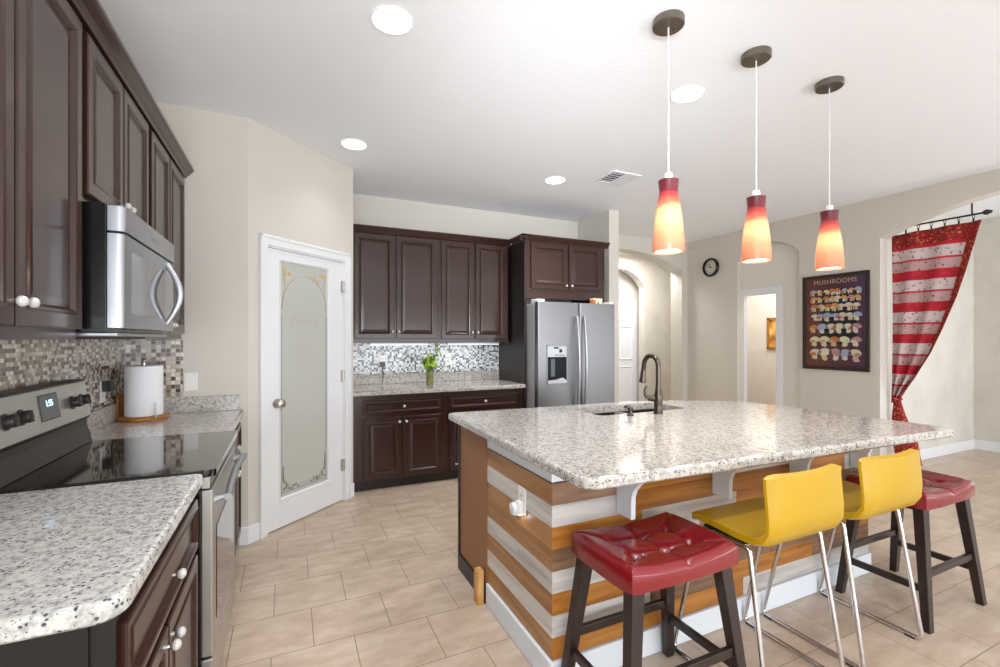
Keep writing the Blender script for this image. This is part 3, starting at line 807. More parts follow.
def leaf_(bm, p, d, L_, W_, mi):
    d = d.normalized(); s_ = d.cross(Vector((random.uniform(-.4, .4), -1, random.uniform(-.3, .6)))).normalized(); u = s_.cross(d)
    rows = []
    for i, (tt, ww) in enumerate(((0, .08), (.2, .7), (.45, 1), (.75, .65), (1, .03))):
        c = p+d*L_*tt-u*(L_*.25*tt*tt)
        rows.append([bm.verts.new(c+s_*W_*ww*q+u*(W_*.25*abs(q)*ww)) for q in (-1, 0, 1)])
    for A_, B_ in zip(rows, rows[1:]):
        for q in range(2):
            f = bm.faces.new((A_[q], A_[q+1], B_[q+1], B_[q])); f.material_index = mi
for mid, e in stems:
    for k in range(7):
        p = mid.lerp(e, .2+.8*k/6)
        leaf_(b, p, Vector((random.uniform(-1, 1), random.uniform(-.8, .3), random.uniform(-.3, .9))), random.uniform(.035, .06), random.uniform(.012, .02), 0 if random.random() < .72 else 1)
mk('foliage', b, [m_leaf, m_leafd], t, smooth=True)

# ------------------------------------------------------------------ fridge
FX0, FX1, FY, FM = 2.283, 3.255, 4.03, 2.787
t = thing('refrigerator', 'stainless side-by-side refrigerator with ice dispenser', 'refrigerator', (2.76, 4.4, 0))
b = BM(); box(b, FX0+.002, FX1-.002, FY+.085, 4.86, .02, 1.745); mk('body', b, m_steeld, t, bev=.004)
b = BM(); box(b, FX0+.01, FX1-.01, FY+.065, FY+.085, .05, 1.73); mk('gasket', b, m_black, t)
def fdoor(x0, x1):
    b = BM(); prism(b, roundrect(x0, x1, FY, FY+.064, [.018, .018, .006, .006], 4), 'z', .07, 1.765)
    return b
b = fdoor(FX0, FM-.003)
fz = mk('freezer_door', b, m_steel, t, bev=.004, smooth=True)
b = fdoor(FM+.003, FX1); fr = mk('fridge_door', b, m_steel, t, bev=.004, smooth=True)
for d, x in ((fz, FM-.045), (fr, FM+.045)):
    b = BM(); tube(b, [(x, FY-.03-.035*math.sin(PI*k/14), .62+1.0*k/14) for k in range(15)], .016, 12)
    for z in (.65, 1.59): tube(b, [(x, FY+.004, z), (x, FY-.04, z)], .013, 10)
    mk('handle', b, m_steel2, d, smooth=True)
dx0, dx1 = 2.385, 2.635
b = BM()
for x0, x1, z0, z1 in ((dx0, dx0+.012, .915, 1.325), (dx1-.012, dx1, .915, 1.325), (dx0, dx1, .915, .93), (dx0, dx1, 1.31, 1.325)): box(b, x0, x1, FY-.006, FY+.004, z0, z1)
dp = mk('dispenser', b, m_steel, fz, bev=.001)
b = BM(); box(b, dx0+.012, dx1-.012, FY-.004, FY+.002, 1.20, 1.31, 0); box(b, dx0+.085, dx0+.14, FY-.0048, FY-.004, 1.285, 1.302, 1); box(b, dx0+.15, dx0+.185, FY-.0048, FY-.004, 1.245, 1.28, 1)
for k in range(4): box(b, dx0+.1+.03*k, dx0+.116+.03*k, FY-.0048, FY-.004, 1.212, 1.224, 1)
mk('control_panel', b, [m_steel2, m_black], fz)
b = BM()   # recess: flat dark sheet in front of the door skin, with paddle and tray
box(b, dx0+.012, dx1-.012, FY-.0025, FY-.0005, .93, 1.2, 0)
mk('recess', b, mat('dark_grey_recess', (22, 24, 30), .5, spec=.2), fz)
b = BM(); box(b, dx0+.045, dx0+.095, FY-.012, FY-.0025, 1.0, 1.18, 0); mk('paddle', b, mat('grey_paddle', (84, 90, 100), .4), fz, bev=.004)
b = BM(); prism(b, [(dx0+.012, .93), (dx1-.012, .93), (dx1-.012, .95), (dx1-.06, .985), (dx0+.1, .965), (dx0+.012, .96)], 'y', FY-.012, FY-.0025); mk('drip_tray', b, m_steel2, fz)
for x, hw_ in ((FX0+.05, .045), (FX1-.03, .025)):
    b = BM(); box(b, x-hw_, x+hw_, FY+.02, FY+.16, 1.7455, 1.795); mk('hinge_cover', b, m_plastic, t, bev=.01, seg=3, label='pale hinge cover')
b = BM(); box(b, FX0+.02, FX1-.02, FY+.1, 4.8, 0, .02); mk('base_grille', b, m_black, t)
b = BM(); box(b, 3.055, 3.175, FY+.12, FY+.185, 1.7455, 1.835, 0); box(b, 3.0549, 3.085, FY+.1195, FY+.1855, 1.76, 1.82, 1); box(b, 3.11, 3.13, FY+.1195, FY+.12, 1.77, 1.80, 1)
top('small_box', b, [mat('cream_card', (240, 226, 206), .5), mat('orange_print', (226, 130, 70), .5)], 'small white and orange box standing on the fridge', 'box', bev=.002)

# ------------------------------------------------------------------ ceiling fixtures
def downlight(label, x, y, pw):
    t = thing('recessed_light', label, 'ceiling light', (x, y, CZ-.012), group='recessed ceiling lights')
    b = BM(); lathe(b, [(.086, -.004), (.092, -.008), (.096, -.004), (.096, -.0005)], (x, y, CZ), 40, cap0=False, cap1=False); mk('trim_ring', b, m_white, t, smooth=True)
    b = BM(); lathe(b, [(.088, -.0075), (.088, -.0045)], (x, y, CZ), 40); mk('lens', b, m_lens, t)
    a = area('downlight', (x, y, CZ-.02), (0, 0, -1), .15, .15, pw, (.97, .97, .97), 'DISK', math.radians(105))
    return t
downlight('round recessed ceiling light at the top, nearest the left wall cabinets', .438, 2.153, 9)
downlight('round recessed ceiling light in front of the pantry door', .453, 3.647, 1.5)
downlight('round recessed ceiling light near the fridge and air vent', 2.271, 3.683, 16)
downlight('round recessed ceiling light behind the pendant lamps', 2.203, 2.05, 7)
for x_, y_ in ((.44, .6), (2.2, .45)):      # two unseen lamps added in line with the grid to brighten floor and counters
    area('downlight', (x_, y_, CZ-.02), (0, 0, -1), .15, .15, 7, (.97, .97, .97), 'DISK', math.radians(105))
t = thing('air_vent', 'square metal air vent in the ceiling near the fridge', 'vent', (2.76, 3.39, CZ-.015))
vx0, vx1, vy0, vy1 = 2.60, 2.92, 3.24, 3.54
b = BM()
for q in ((vx0, vx1, vy0, vy0+.03), (vx0, vx1, vy1-.03, vy1), (vx0, vx0+.03, vy0+.03, vy1-.03), (vx1-.03, vx1, vy0+.03, vy1-.03)): box(b, *q, CZ-.012, CZ-.0005)
mk('frame', b, m_white, t, bev=.003)
b = BM(); box(b, vx0+.028, vx1-.028, vy0+.028, vy1-.028, CZ-.0025, CZ-.0008); mk('duct_opening', b, mat('dark_duct', (60, 58, 56), .7), t)
for h in (0, 1):
    for k in range(5):
        b = BM()
        if h == 0:
            y = vy0+.05+k*.045; M = Matrix.Translation((vx0+.09, y, CZ-.009)) @ Matrix.Rotation(.7, 4, 'X'); box(b, -.06, .06, -.013, .013, -.001, .001, 0, M)
        else:
            x = vx0+.175+k*.027; M = Matrix.Translation((x, (vy0+vy1)/2, CZ-.009)) @ Matrix.Rotation(.7, 4, 'Y'); box(b, -.012, .012, -.12, .12, -.001, .001, 0, M)
        mk('slat', b, m_white, t)
area('hall_fill', (5.25, 5.9, CZ-.05), (0, 0, -1), .5, .5, 40, (1, .98, .95), 'DISK')  # unseen lamp added to light the hall
area('side_room_fill', (6.3, 4.3, CZ-.05), (0, 0, -1), .5, .5, 40, (1, .98, .96), 'DISK')  # unseen lamp added to light the side room

# pendants
def shade_mat():
    m = mat('amber_art_glass', (240, 180, 110), .25, coat=.3); nt = m.node_tree
    s = node(nt, 'ShaderNodeSeparateXYZ'); link(nt, ocoord(nt), s.inputs[0])
    n = noise(nt, mapping(nt, ocoord(nt), (6, 6, 70)), 1.5, 4)
    z = math_(nt, 'ADD', s.outputs[2], math_(nt, 'MULTIPLY', math_(nt, 'SUBTRACT', n, .5), .05))
    f = fac(nt, z, 0, .335)
    c = ramp(nt, f, [(0, (224, 128, 100)), (.22, (230, 150, 108)), (.45, (246, 204, 140)), (.58, (244, 190, 128)), (.68, (226, 104, 78)), (.8, (176, 44, 50)), (.84, (112, 30, 42)), (1, (96, 38, 48))])
    link(nt, c, base(m))
    b = nt.nodes['Principled BSDF']; link(nt, c, b.inputs['Emission Color'])
    gl = node(nt, 'ShaderNodeValToRGB'); cr = gl.color_ramp
    for p in (0.3, .55, .75): cr.elements.new(p)
    for e, (p, v) in zip(cr.elements, ((0, .30), (.3, .36), (.5, .46), (.72, .16), (.85, .01))): e.position = p; e.color = (v, v, v, 1)
    link(nt, f, gl.inputs['Fac'])
    link(nt, math_(nt, 'MULTIPLY', gl.outputs['Color'], 1.1), b.inputs['Emission Strength'])
    return m
m_shade = shade_mat()
m_cord = mat('clear_white_cord', (224, 224, 226), .3)
m_bulb = mat('lit_bulb', (255, 255, 255), .5, emit=(255, 246, 230), es=9)
PX = ((1.612, 1.61), (2.222, 1.61), (2.855, 1.61))
PL = ('pendant lamp nearest the viewer, leftmost of the three over the island', 'middle pendant lamp of the three over the island', 'pendant lamp farthest right of the three, in front of the mushroom poster')
def pendant(x, y, label):
    t = thing('pendant_lamp', label, 'pendant lamp', (x, y, 1.795), group='amber glass pendant lamps over the island', local=True)
    b = BM(); Z = CZ-1.795
    lathe(b, [(.002, Z-.034), (.066, Z-.034), (.071, Z-.03), (.071, Z-.0005), (.002, Z-.0005)], (0, 0, 0), 40, cap0=False, cap1=False)
    for s_ in (-.035, .035): lathe(b, [(.006, Z-.038), (.006, Z-.033)], (s_, 0, 0), 10)
    mk('canopy', b, mat('dull_nickel', (128, 122, 112), .35, 1.0), t, smooth=True)
    b = BM(); tube(b, [(0, 0, Z-.036), (0, 0, .36)], .0035, 8); mk('cord', b, m_cord, t, smooth=True)
    b = BM(); lathe(b, [(.006, .372), (.017, .368), (.019, .36), (.019, .337), (.016, .333)], (0, 0, 0), 20); mk('socket_cap', b, m_plastic, t, smooth=True)
    b = BM()
    P = [(.070, 0), (.071, .02), (.070, .06), (.066, .11), (.060, .16), (.053, .21), (.046, .25), (.0425, .275), (.042, .29), (.044, .315), (.046, .333)]
    lathe(b, P+[(.020, .334), (.020, .328), (.038, .326)]+[(r-.004, z) for r, z in P[::-1][3:]]+[P[0]], (0, 0, 0), 40, cap0=False, cap1=False)
    o = mk('shade', b, m_shade, t, smooth=True)
    b = BM(); lathe(b, [(.004, .012), (.056, .010), (.056, .016), (.004, .018)], (0, 0, 0), 30, cap0=False, cap1=False); mk('diffuser', b, m_bulb, t, smooth=True)
    return t
p0_ = pendant(*PX[0], PL[0])
for (x, y), lb in zip(PX[1:], PL[1:]): dup(p0_, (x, y, 1.795), lb)
for x, y in PX: area('pendant_glow', (x, y, 1.78), (0, 0, -1), .11, .11, 2.5, (1, .9, .75), 'DISK')

# ------------------------------------------------------------------ wall clock and poster
t = thing('wall_clock', 'small round black wall clock on the right wall', 'clock', (XR, 4.80, 2.30))
M = axis_m((XR-.0005, 4.80, 2.435), (-1, 0, 0))
b = BM(); lathe(b, [(.118, 0), (.135, .004), (.138, .03), (.128, .045), (.112, .046), (.106, .03), (.106, .012)], n=40, M=M, cap0=True, cap1=False); mk('rim', b, m_black, t, smooth=True)
b = BM(); lathe(b, [(.108, .010), (.108, .014)], n=40, M=M); fc = mk('face', b, mat('pale_clock_face', (206, 200, 190), .4), t)
z = Vector((-1, 0, 0)); x_ = Vector((0, 0, 1)).cross(z).normalized(); MC = Matrix.Translation((XR-.015, 4.80, 2.435)) @ Matrix((x_, z.cross(x_), z)).transposed().to_4x4()
b = BM()
for k in range(12):
    a = PI/2-2*PI*(k+1)/12
    text_bm(str(k+1), .026, MC @ Matrix.Translation((.085*math.cos(a), .085*math.sin(a), .0004)), 0, b)
mk('numerals', b, m_black, fc)
for nm, L_, a in (('hour_hand', .05, 2.9), ('minute_hand', .078, 2.2)):
    b = BM(); box(b, -.012, L_, -.004, .004, .0012, .0022, 0, MC @ Matrix.Rotation(a, 4, 'Z')); mk(nm, b, m_black, fc)

t = thing('mushroom_poster', 'dark framed mushroom poster on the right wall beside the curtain', 'poster', (XR, 3.126, 1.02))
y0, y1, z0, z1 = 2.776, 3.476, 1.03, 2.125
b = BM()
for q in ((y0, y1, z0, z0+.038), (y0, y1, z1-.038, z1), (y0, y0+.038, z0+.038, z1-.038), (y1-.038, y1, z0+.038, z1-.038)): box(b, XR-.024, XR-.0008, *q)
mk('frame', b, mat('dark_brown_frame', (48, 34, 28), .35), t, bev=.004)
b = BM()
def pbg():
    m = mat('maroon_poster_paper', (92, 52, 56), .4); nt = m.node_tree
    s = node(nt, 'ShaderNodeSeparateXYZ'); link(nt, coord(nt), s.inputs[0])
    link(nt, ramp(nt, fac(nt, math_(nt, 'ADD', s.outputs[1], math_(nt, 'MULTIPLY', s.outputs[2], -.2)), 3.1, 2.45), [(0, (118, 66, 54)), (.5, (84, 50, 58)), (1, (88, 62, 92))]), base(m)); return m
box(b, XR-.010, XR-.001, y0+.036, y1-.036, z0+.036, z1-.036, 0)
box(b, XR-.0105, XR-.01, y0+.12, y1-.2, z0+.30, z1-.17, 1)
yp = lambda u: y1-u*(y1-y0)              # u from the poster's left edge as one faces it
zp = lambda v: z1-v*(z1-z0)
zz = Vector((-1, 0, 0)); xx = Vector((0, 0, 1)).cross(zz).normalized()
PM = lambda u, v: Matrix.Translation((XR-.0112, yp(u), zp(v))) @ Matrix((xx, zz.cross(xx), zz)).transposed().to_4x4()
text_bm('MUSHROOMS', .07, PM(.5, .078), 2, b, spacing=1.08)
shc = [(226, 196, 160), (232, 224, 212), (222, 128, 62), (196, 92, 66), (176, 186, 212), (228, 170, 110), (206, 150, 150), (240, 232, 190)]
pm = [pbg(), mat('near_black_print', (34, 30, 40), .4), mat('cream_title_print', (214, 178, 150), .4)]+[mat('mushroom_print_%s' % n, c, .5) for n, c in zip(('tan', 'white', 'orange', 'rust', 'blue', 'apricot', 'rose', 'cream'), shc)]
def dome(bm, M, w_, h_, mi, z=0.0):
    n = 10; pts = [(w_*math.cos(PI*k/n), h_*math.sin(PI*k/n)) for k in range(n+1)]+[(-w_*.5, -h_*.18), (w_*.5, -h_*.18)]
    A_ = [bm.verts.new(M @ Vector((p[0], p[1], .0008+z))) for p in pts]; f = bm.faces.new(A_); f.material_index = mi
def mush(bm, M, w_, h_, cap, stem):
    sw = w_*.30
    A_ = [bm.verts.new(M @ Vector((p[0], p[1], .0004))) for p in ((-sw*.8, 0), (-sw*1.2, -h_*1.1), (0, -h_*1.3), (sw*1.2, -h_*1.1), (sw*.8, 0))]
    f = bm.faces.new(A_); f.material_index = stem
    dome(bm, M, w_, h_, cap)
rows = [(.175, 8, .034), (.25, 8, .037), (.335, 7, .043), (.435, 7, .047), (.555, 6, .053), (.69, 5, .064), (.825, 5, .070)]
for v, n, s_ in rows:
    for k in range(n):
        u = .13+.75*(k+.5)/n+random.uniform(-.012, .012)
        cols = [5, 3, 7, 5, 8, 4, 10] if u < .45 else [4, 7, 9, 4, 10, 8, 5]
        ci = random.choice(cols); st = random.choice([3, 4, 10])
        if v == .53 and k == 5: ci, s2 = 8, s_*1.25
        else: s2 = s_
        sc_ = random.uniform(.85, 1.15)
        mush(b, PM(u, v+.006), s2*sc_, s2*.85*sc_, ci, st)
        mush(b, PM(u+random.choice((-1, 1))*.035, v+.022) @ Matrix.Translation((0, 0, .0012)), s2*.5, s2*.5, random.choice(cols), st)
box(b, XR-.0112, XR-.0104, yp(.86), yp(.78), zp(.905), zp(.88), 4)
mk('print', b, pm, t)
b = BM(); box(b, XR-.0185, XR-.0165, y0+.036, y1-.036, z0+.036, z1-.036)
m_pg = mat('clear_picture_glass', (255, 255, 255), .05, trans=1.0, ior=1.12)
mk('glass', b, m_pg, t)

# ------------------------------------------------------------------ curtain in the dining arch
XK = XR+WT+.075
def bandana(name, basec, figs):
    m = mat(name, basec, .8); nt = m.node_tree
    v = node(nt, 'ShaderNodeTexVoronoi', feature='SMOOTH_F1'); v.inputs['Scale'].default_value = 48; link(nt, coord(nt), v.inputs['Vector'])
    n = noise(nt, coord(nt), 30, 3)
    c = mix(nt, fac(nt, v.outputs['Distance'], .36, .2), basec, figs)
    c = mix(nt, fac(nt, n, .56, .64), c, tuple(int(x*.7) for x in basec))
    link(nt, c, base(m)); return m
m_band = bandana('red_paisley_border', (140, 16, 20), (196, 106, 66))
def stripes():
    m = mat('red_and_white_striped_cloth', (190, 30, 40), .8); nt = m.node_tree
    uv = node(nt, 'ShaderNodeUVMap'); s = node(nt, 'ShaderNodeSeparateXYZ'); link(nt, uv.outputs[0], s.inputs[0])
    f = math_(nt, 'FRACT', math_(nt, 'MULTIPLY', s.outputs[1], 1/.325))
    p = coord(nt)
    v = node(nt, 'ShaderNodeTexVoronoi'); v.inputs['Scale'].default_value = 30; link(nt, p, v.inputs['Vector'])
    pr = math_(nt, 'MULTIPLY', fac(nt, v.outputs['Distance'], .42, .25), fac(nt, noise(nt, p, 26, 3), .46, .54))
    white = mix(nt, pr, (208, 190, 188), (140, 92, 96))
    pink = mix(nt, pr, (190, 154, 152), (140, 76, 80))
    red = mix(nt, math_(nt, 'MULTIPLY', pr, .3), (182, 22, 42), (214, 90, 90))
    c = mix(nt, math_(nt, 'GREATER_THAN', f, .34), white, (186, 40, 56))
    c = mix(nt, math_(nt, 'GREATER_THAN', f, .40), c, pink)
    c = mix(nt, math_(nt, 'GREATER_THAN', f, .70), c, red)
    link(nt, c, base(m)); return m
t = thing('curtain', 'red and white striped curtain tied back in the arched opening', 'curtain', (XK, 2.5, .1))
YT = 2.685
zt0 = 2.50
edge = [(2.50, 1.985), (2.3, 2.03), (2.05, 2.085), (1.8, 2.15), (1.5, 2.25), (1.25, 2.345), (1.0, 2.47), (.86, 2.56), (.76, 2.618)]
def edge_y(z):
    for (za, ya), (zb, yb) in zip(edge, edge[1:]):
        if z >= zb: return ya+(yb-ya)*(za-z)/(za-zb)
    return edge[-1][1]
b = BM(); uvl = b.loops.layers.uv.new('UVMap')
NS, NT = 44, 60
zb_left, zb_right = .745, .76
grid = []
for j in range(NT+1):
    row = []
    tt = j/NT
    for i in range(NS+1):
        s_ = i/NS
        zr = zt0-(zt0-zb_right)*tt; zl = 2.49-(2.49-.70)*tt
        z = zl+(zr-zl)*s_ 
        yr = edge_y(zr); y = YT+(yr-YT)*s_
        wdt = YT-yr
        amp = .03+.02*(1-min(1, wdt/.67))
        x = XK+amp*math.sin(s_*2*PI*2.6+.5*math.sin(tt*3))*(.6+.4*tt)+.02*math.sin(s_*9+tt*4)*.3
        vert = b.verts.new((x, y, z)); row.append((vert, y, zt0-z))
    grid.append(row)
for j in range(NT):
    for i in range(NS):
        q = [grid[j][i], grid[j][i+1], grid[j+1][i+1], grid[j+1][i]]
        f = b.faces.new([a[0] for a in q])
        border = j < 5 or i >= NS-5
        f.material_index = 1 if border else 0
        for lp, a in zip(f.loops, q): lp[uvl].uv = (a[1], a[2]+.14)
o = mk('panel', b, [stripes(), m_band], t, smooth=True)
sm = o.modifiers.new('thickness', 'SOLIDIFY'); sm.thickness = .004
b = BM(); N2 = 14; ring = []
for j in range(16):     # gathered tail below the tie
    tt = j/15; z = .75-.66*tt; wd_ = .025+.085*min(1, tt*1.6)
    ring.append([b.verts.new((XK+(.03+.035*tt)*math.sin(2*PI*k/N2)*(1+.25*math.sin(5*k)), 2.645-.012-wd_*.9*tt+wd_*math.cos(2*PI*k/N2), z)) for k in range(N2)])
for A_, B_ in zip(ring, ring[1:]):
    for k in range(N2): b.faces.new((A_[k], A_[(k+1) % N2], B_[(k+1) % N2], B_[k]))
mk('tail', b, m_band, t, smooth=True)
b = BM(); tube(b, [(XK+.045*math.cos(a), 2.637+.032*math.sin(a), .752+.006*math.sin(a)) for a in [2*PI*k/20 for k in range(20)]], .012, 8, closed=True); mk('tieback', b, m_band, t, smooth=True)
for k in range(7):
    y = YT-.02-k*.104
    b = BM(); tube(b, [(XK+.022*math.cos(a), y, 2.545+.022*math.sin(a)) for a in [2*PI*q/16 for q in range(16)]], .003, 6, closed=True); box(b, XK-.004, XK+.004, y-.006, y+.006, 2.49, 2.525)
    mk('ring_clip', b, m_black, t, smooth=True)
t = thing('curtain_rod', 'thin black curtain rod across the arched opening', 'curtain rod', (XK, 2.3, 2.545))
b = BM(); tube(b, [(XK, 2.70, 2.56), (XK, 1.975, 2.56)], .009, 10); mk('rod', b, m_black, t, smooth=True)
b = BM(); lathe(b, [(.011, 0), (.02, .006), (.026, .025), (.012, .06), (.002, .066)], n=14, M=axis_m((XK, 1.976, 2.56), (0, -1, 0))); mk('finial', b, m_black, t, smooth=True)
b = BM(); tube(b, [(XR+WT+.0005, 2.05, 2.72), (XK-.01, 2.05, 2.72), (XK, 2.05, 2.56)], .007, 8); mk('bracket', b, m_black, t, smooth=True)

# ------------------------------------------------------------------ island
IX0, IX1, IY0, IY1 = .945, 3.14, 1.555, 2.62
IC = 2.20                        # cladding ends here on the left side; the cabinet end panel runs on
t = thing('kitchen_island', 'island clad in honey, brown and whitewashed boards', 'island', (2.0, 2.1, 0))
b = BM(); box(b, IX0+.015, IX1-.02, IY0+.015, IY0+.035, 0, .868); box(b, IX0+.015, IX0+.035, IY0+.035, IY1-.02, 0, .868); box(b, IX0+.015, IX1-.02, IY1-.02, IY1-.003, .10, .868); box(b, IX0+.035, IX1-.02, IY0+.035, IY1-.02, .08, .10)
mk('body', b, m_darkin, t)
b = BM(); box(b, IX1-.02, IX1, IY0+.015, IY1, 0, .872); mk('end_panel', b, m_brownp, t, bev=.002)
for k in range(4):
    b = BM(); panel(b, 0, .49, .12, .85, 0, .018)
    bmesh.ops.transform(b, matrix=Matrix.Translation((1.02+.515*k+.49, IY1+.0165, 0)) @ Matrix.Rotation(PI, 4, 'Z'), verts=b.verts)
    mk('door', b, m_dark, t)
b = BM(); box(b, IX0-.006, IX0+.012, IC+.003, IY1, .095, .872); mk('end_panel', b, m_brownp, t, bev=.002, label='smooth brown cabinet end panel')
b = BM(); box(b, IX0-.014, IX0-.006, IY1-.018, IY1+.004, .095, .872); mk('panel_edge', b, m_darkin, t)
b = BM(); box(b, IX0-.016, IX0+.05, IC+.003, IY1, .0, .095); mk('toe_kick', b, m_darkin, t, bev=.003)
# boards
ROWS = [.815-.0875*k for k in range(9)]
left = ['o', 'w', 'o', 'o', 'w', 'o', 'w', 'o']
front = [[('b', 1.275), ('o', 1.86), ('w', 2.42), ('o', 3.2)],
         [('w', 1.275), ('o', 2.40), ('o', 2.9), ('w', 3.2)],
         [('o', 1.4), ('w', 2.0), ('o', 2.6), ('b', 3.2)],
         [('b', 1.30), ('w', 1.75), ('b', 2.3), ('w', 3.2)],
         [('w', 1.5), ('b', 2.15), ('o', 2.5), ('w', 3.2)],
         [('o', 1.55), ('b', 2.25), ('b', 2.8), ('o', 3.2)],
         [('w', 1.45), ('b', 1.95), ('o', 2.6), ('b', 3.2)],
         [('o', 1.9), ('o', 2.05), ('w', 3.2)]]
idx = {'o': 0, 'b': 1, 'w': 2}
b = BM()
for k, row in enumerate(front):
    x = IX0+.001
    for c, xe in row:
        xe = min(xe, IX1)
        if xe <= x: continue
        d = random.uniform(0, .002)
        box(b, x+.0006, xe-.0006, IY0-d, IY0+.015, ROWS[k+1]+.0006, ROWS[k]-.0006, idx[c]); x = xe
mk('front_cladding', b, [m_orgX, m_brnX, m_whtX], t, label='front boards in honey, brown and white')
b = BM()
for k, c in enumerate(left):
    cuts = {1: [1.80, IC], 4: [1.86, IC], 2: [IC], 6: [IC]}.get(k, [IC])
    y = IY0-.001
    for ye in cuts:
        d = random.uniform(0, .0015)
        box(b, IX0-d, IX0+.014, y+.0005, ye-.0005, ROWS[k+1]+.0006, ROWS[k]-.0006, idx[c]); y = ye
mk('side_cladding', b, [m_orgY, m_brnY, m_whtY], t, label='striped honey and white side boards')
b = BM(); prism(b, [(IX0-.002, IY0-.002), (IX1, IY0-.002), (IX1, IY0+.014), (IX0+.014, IY0+.014), (IX0+.014, IC), (IX0-.002, IC)], 'z', .82, .872); mk('top_trim', b, m_wash, t, bev=.002)
b = BM(); box(b, IX0-.004, IX0+.013, IY0-.002, IC-.001, .8155, .8205); mk('dark_strip', b, mat('dark_gap_strip', (74, 60, 50), .5), t)  # thin dark strip between the top trim and the boards
b = BM(); prism(b, [(IX0-.012, IY0-.014), (IX1+.01, IY0-.014), (IX1+.01, IY0+.012), (IX0+.014, IY0+.012), (IX0+.014, IC), (IX0-.012, IC)], 'z', 0, .113); mk('baseboard', b, m_wash, t, bev=.006)
for cx in (1.26, 1.83, 2.40, 2.945):
    b = BM()
    P = [(IY0-.003, .872), (IY0-.165, .872), (IY0-.163, .845), (IY0-.152, .82), (IY0-.132, .80), (IY0-.11, .775), (IY0-.098, .745), (IY0-.096, .71), (IY0-.096, .652), (IY0-.003, .652)]
    prism(b, P, 'x', cx, cx+.024); mk('corbel', b, m_wash, t, bev=.003)
b = BM(); box(b, .890, .926, 2.205, 2.26, .0005, .175)
top('wood_block', b, wood('rough_offcut', [(150, 96, 40), (206, 150, 80), (226, 190, 130)], (20, 20, 4)), 'small rough wood block on the floor at the end of the island boards', 'block', bev=.002)
# outlet + night light on the side
_, M = outlet('white outlet on the striped side of the island', (IX0-.002, 1.80, .672), (-1, 0, 0), 'wall outlets')
t = thing('night_light', 'round glowing night light plugged in the island outlet', 'night light', (IX0-.05, 1.80, .60))
b = BM(); box(b, -.018, .018, -.055, .0, .007, .03, 0, M); mk('plug_body', b, m_plastic, t, bev=.004)
m_nl = mat('lit_night_light', (255, 255, 255), .3, emit=(240, 248, 255), es=2.0)
b = BM(); M2 = M @ Matrix.Translation((.0, -.03, .031)); lathe(b, [(.016, 0), (.027, .004), (.030, .014), (.026, .024), (.014, .028)], n=24, M=M2); mk('lens', b, mat('clear_ribbed_lens', (226, 230, 236), .1, coat=.6), t, smooth=True)
b = BM(); box(b, -.012, .012, -.062, -.0555, .008, .024, 0, M); mk('glow_strip', b, m_nl, t)
l = bpy.data.lights.new('night_light_glow', 'POINT'); l.energy = .05; l.shadow_soft_size = .01; l.color = (.93, .97, 1)
lo = bpy.data.objects.new('night_light_glow', l); C.objects.link(lo); lo.location = (IX0-.03, 1.80, .595)

# island worktop with the sink cut-out
TX0, TX1, TY0, TY1 = .925, 3.20, 1.21, 2.77
def rounded(poly, rs, n=6):
    out = []
    for i, p in enumerate(poly):
        p = Vector(p); a_ = (Vector(poly[i-1])-p).normalized()*rs[i]; c_ = (Vector(poly[(i+1) % len(poly)])-p).normalized()*rs[i]
        out += [tuple((p+a_)*(1-q/n)**2+p*2*(q/n)*(1-q/n)+(p+c_)*(q/n)**2) for q in range(n+1)]
    return out
outl = rounded([(.905, 1.272), (3.215, 1.178), (3.175, 2.36), (2.55, 2.735), (.918, 2.79)], [.075, .05, .28, .3, .03], 8)
# clip: near left corner is lightly chamfered
sx0, sx1, sy0, sy1 = 1.74, 2.47, 2.29, 2.62
t = thing('countertop', 'large speckled granite island top with a cut-out for the sink', 'countertop', (2.05, 2.0, .875))
b = BM(); slab(b, outl, .872, .914, .012, hole=roundrect(sx0, sx1, sy0, sy1, .05, 5)); mk('slab', b, m_gran2, t)
t = thing('kitchen_sink', 'double bowl stainless sink set in the island top', 'sink', (2.1, 2.45, .70))
xm = 2.12
for q0, q1 in ((sx0-.004, xm-.012), (xm+.012, sx1+.004)):
    b = BM()
    rings = []
    for d, z in ((-.012, .8705), (0, .8705), (.006, .84), (.012, .72), (.03, .70)):
        pl = roundrect(q0+max(d, -.01), q1-max(d, -.01), sy0-.004+d, sy1+.004-d, .05, 5)
        rings.append([b.verts.new((p[0], p[1], z)) for p in pl])
    n = len(rings[0])
    for A_, B_ in zip(rings, rings[1:]):
        for k in range(n): b.faces.new((A_[k], A_[(k+1) % n], B_[(k+1) % n], B_[k]))
    b.faces.new(rings[-1]); mk('bowl', b, m_steelr, t, smooth=True)
    b = BM(); lathe(b, [(.02, .7005), (.04, .7005), (.042, .703), (.036, .704), (.02, .7015)], ((q0+q1)/2, (sy0+sy1)/2, 0), 24); mk('drain', b, m_chrome, t, smooth=True)
t = thing('faucet', 'tall gooseneck pull-down faucet in dark nickel by the sink', 'faucet', (2.122, 2.205, .914), local=True)
b = BM(); lathe(b, [(.030, .0005), (.030, .006), (.026, .012), (.025, .06), (.028, .085), (.028, .105), (.024, .125), (.018, .16), (.0145, .2)], n=24); mk('base', b, m_bronze, t, smooth=True)
b = BM()
R = .064
pts = [(0, 0, .19), (0, 0, .25), (0, 0, .30)]+[(0, R-R*math.cos(a), .30+R*math.sin(a)) for a in [PI*k/14 for k in range(1, 14)]]+[(0, 2*R+.001, .285), (0, 2*R+.004, .265)]
tube(b, pts, .0155, 12); mk('spout', b, m_bronze, t, smooth=True)
b = BM(); lathe(b, [(.014, 0), (.016, .008), (.019, .05), (.024, .085), (.021, .09)], n=18, M=axis_m((0, 2*R+.003, .275), (0, .12, -1))); mk('spray_head', b, m_bronze, t, smooth=True)
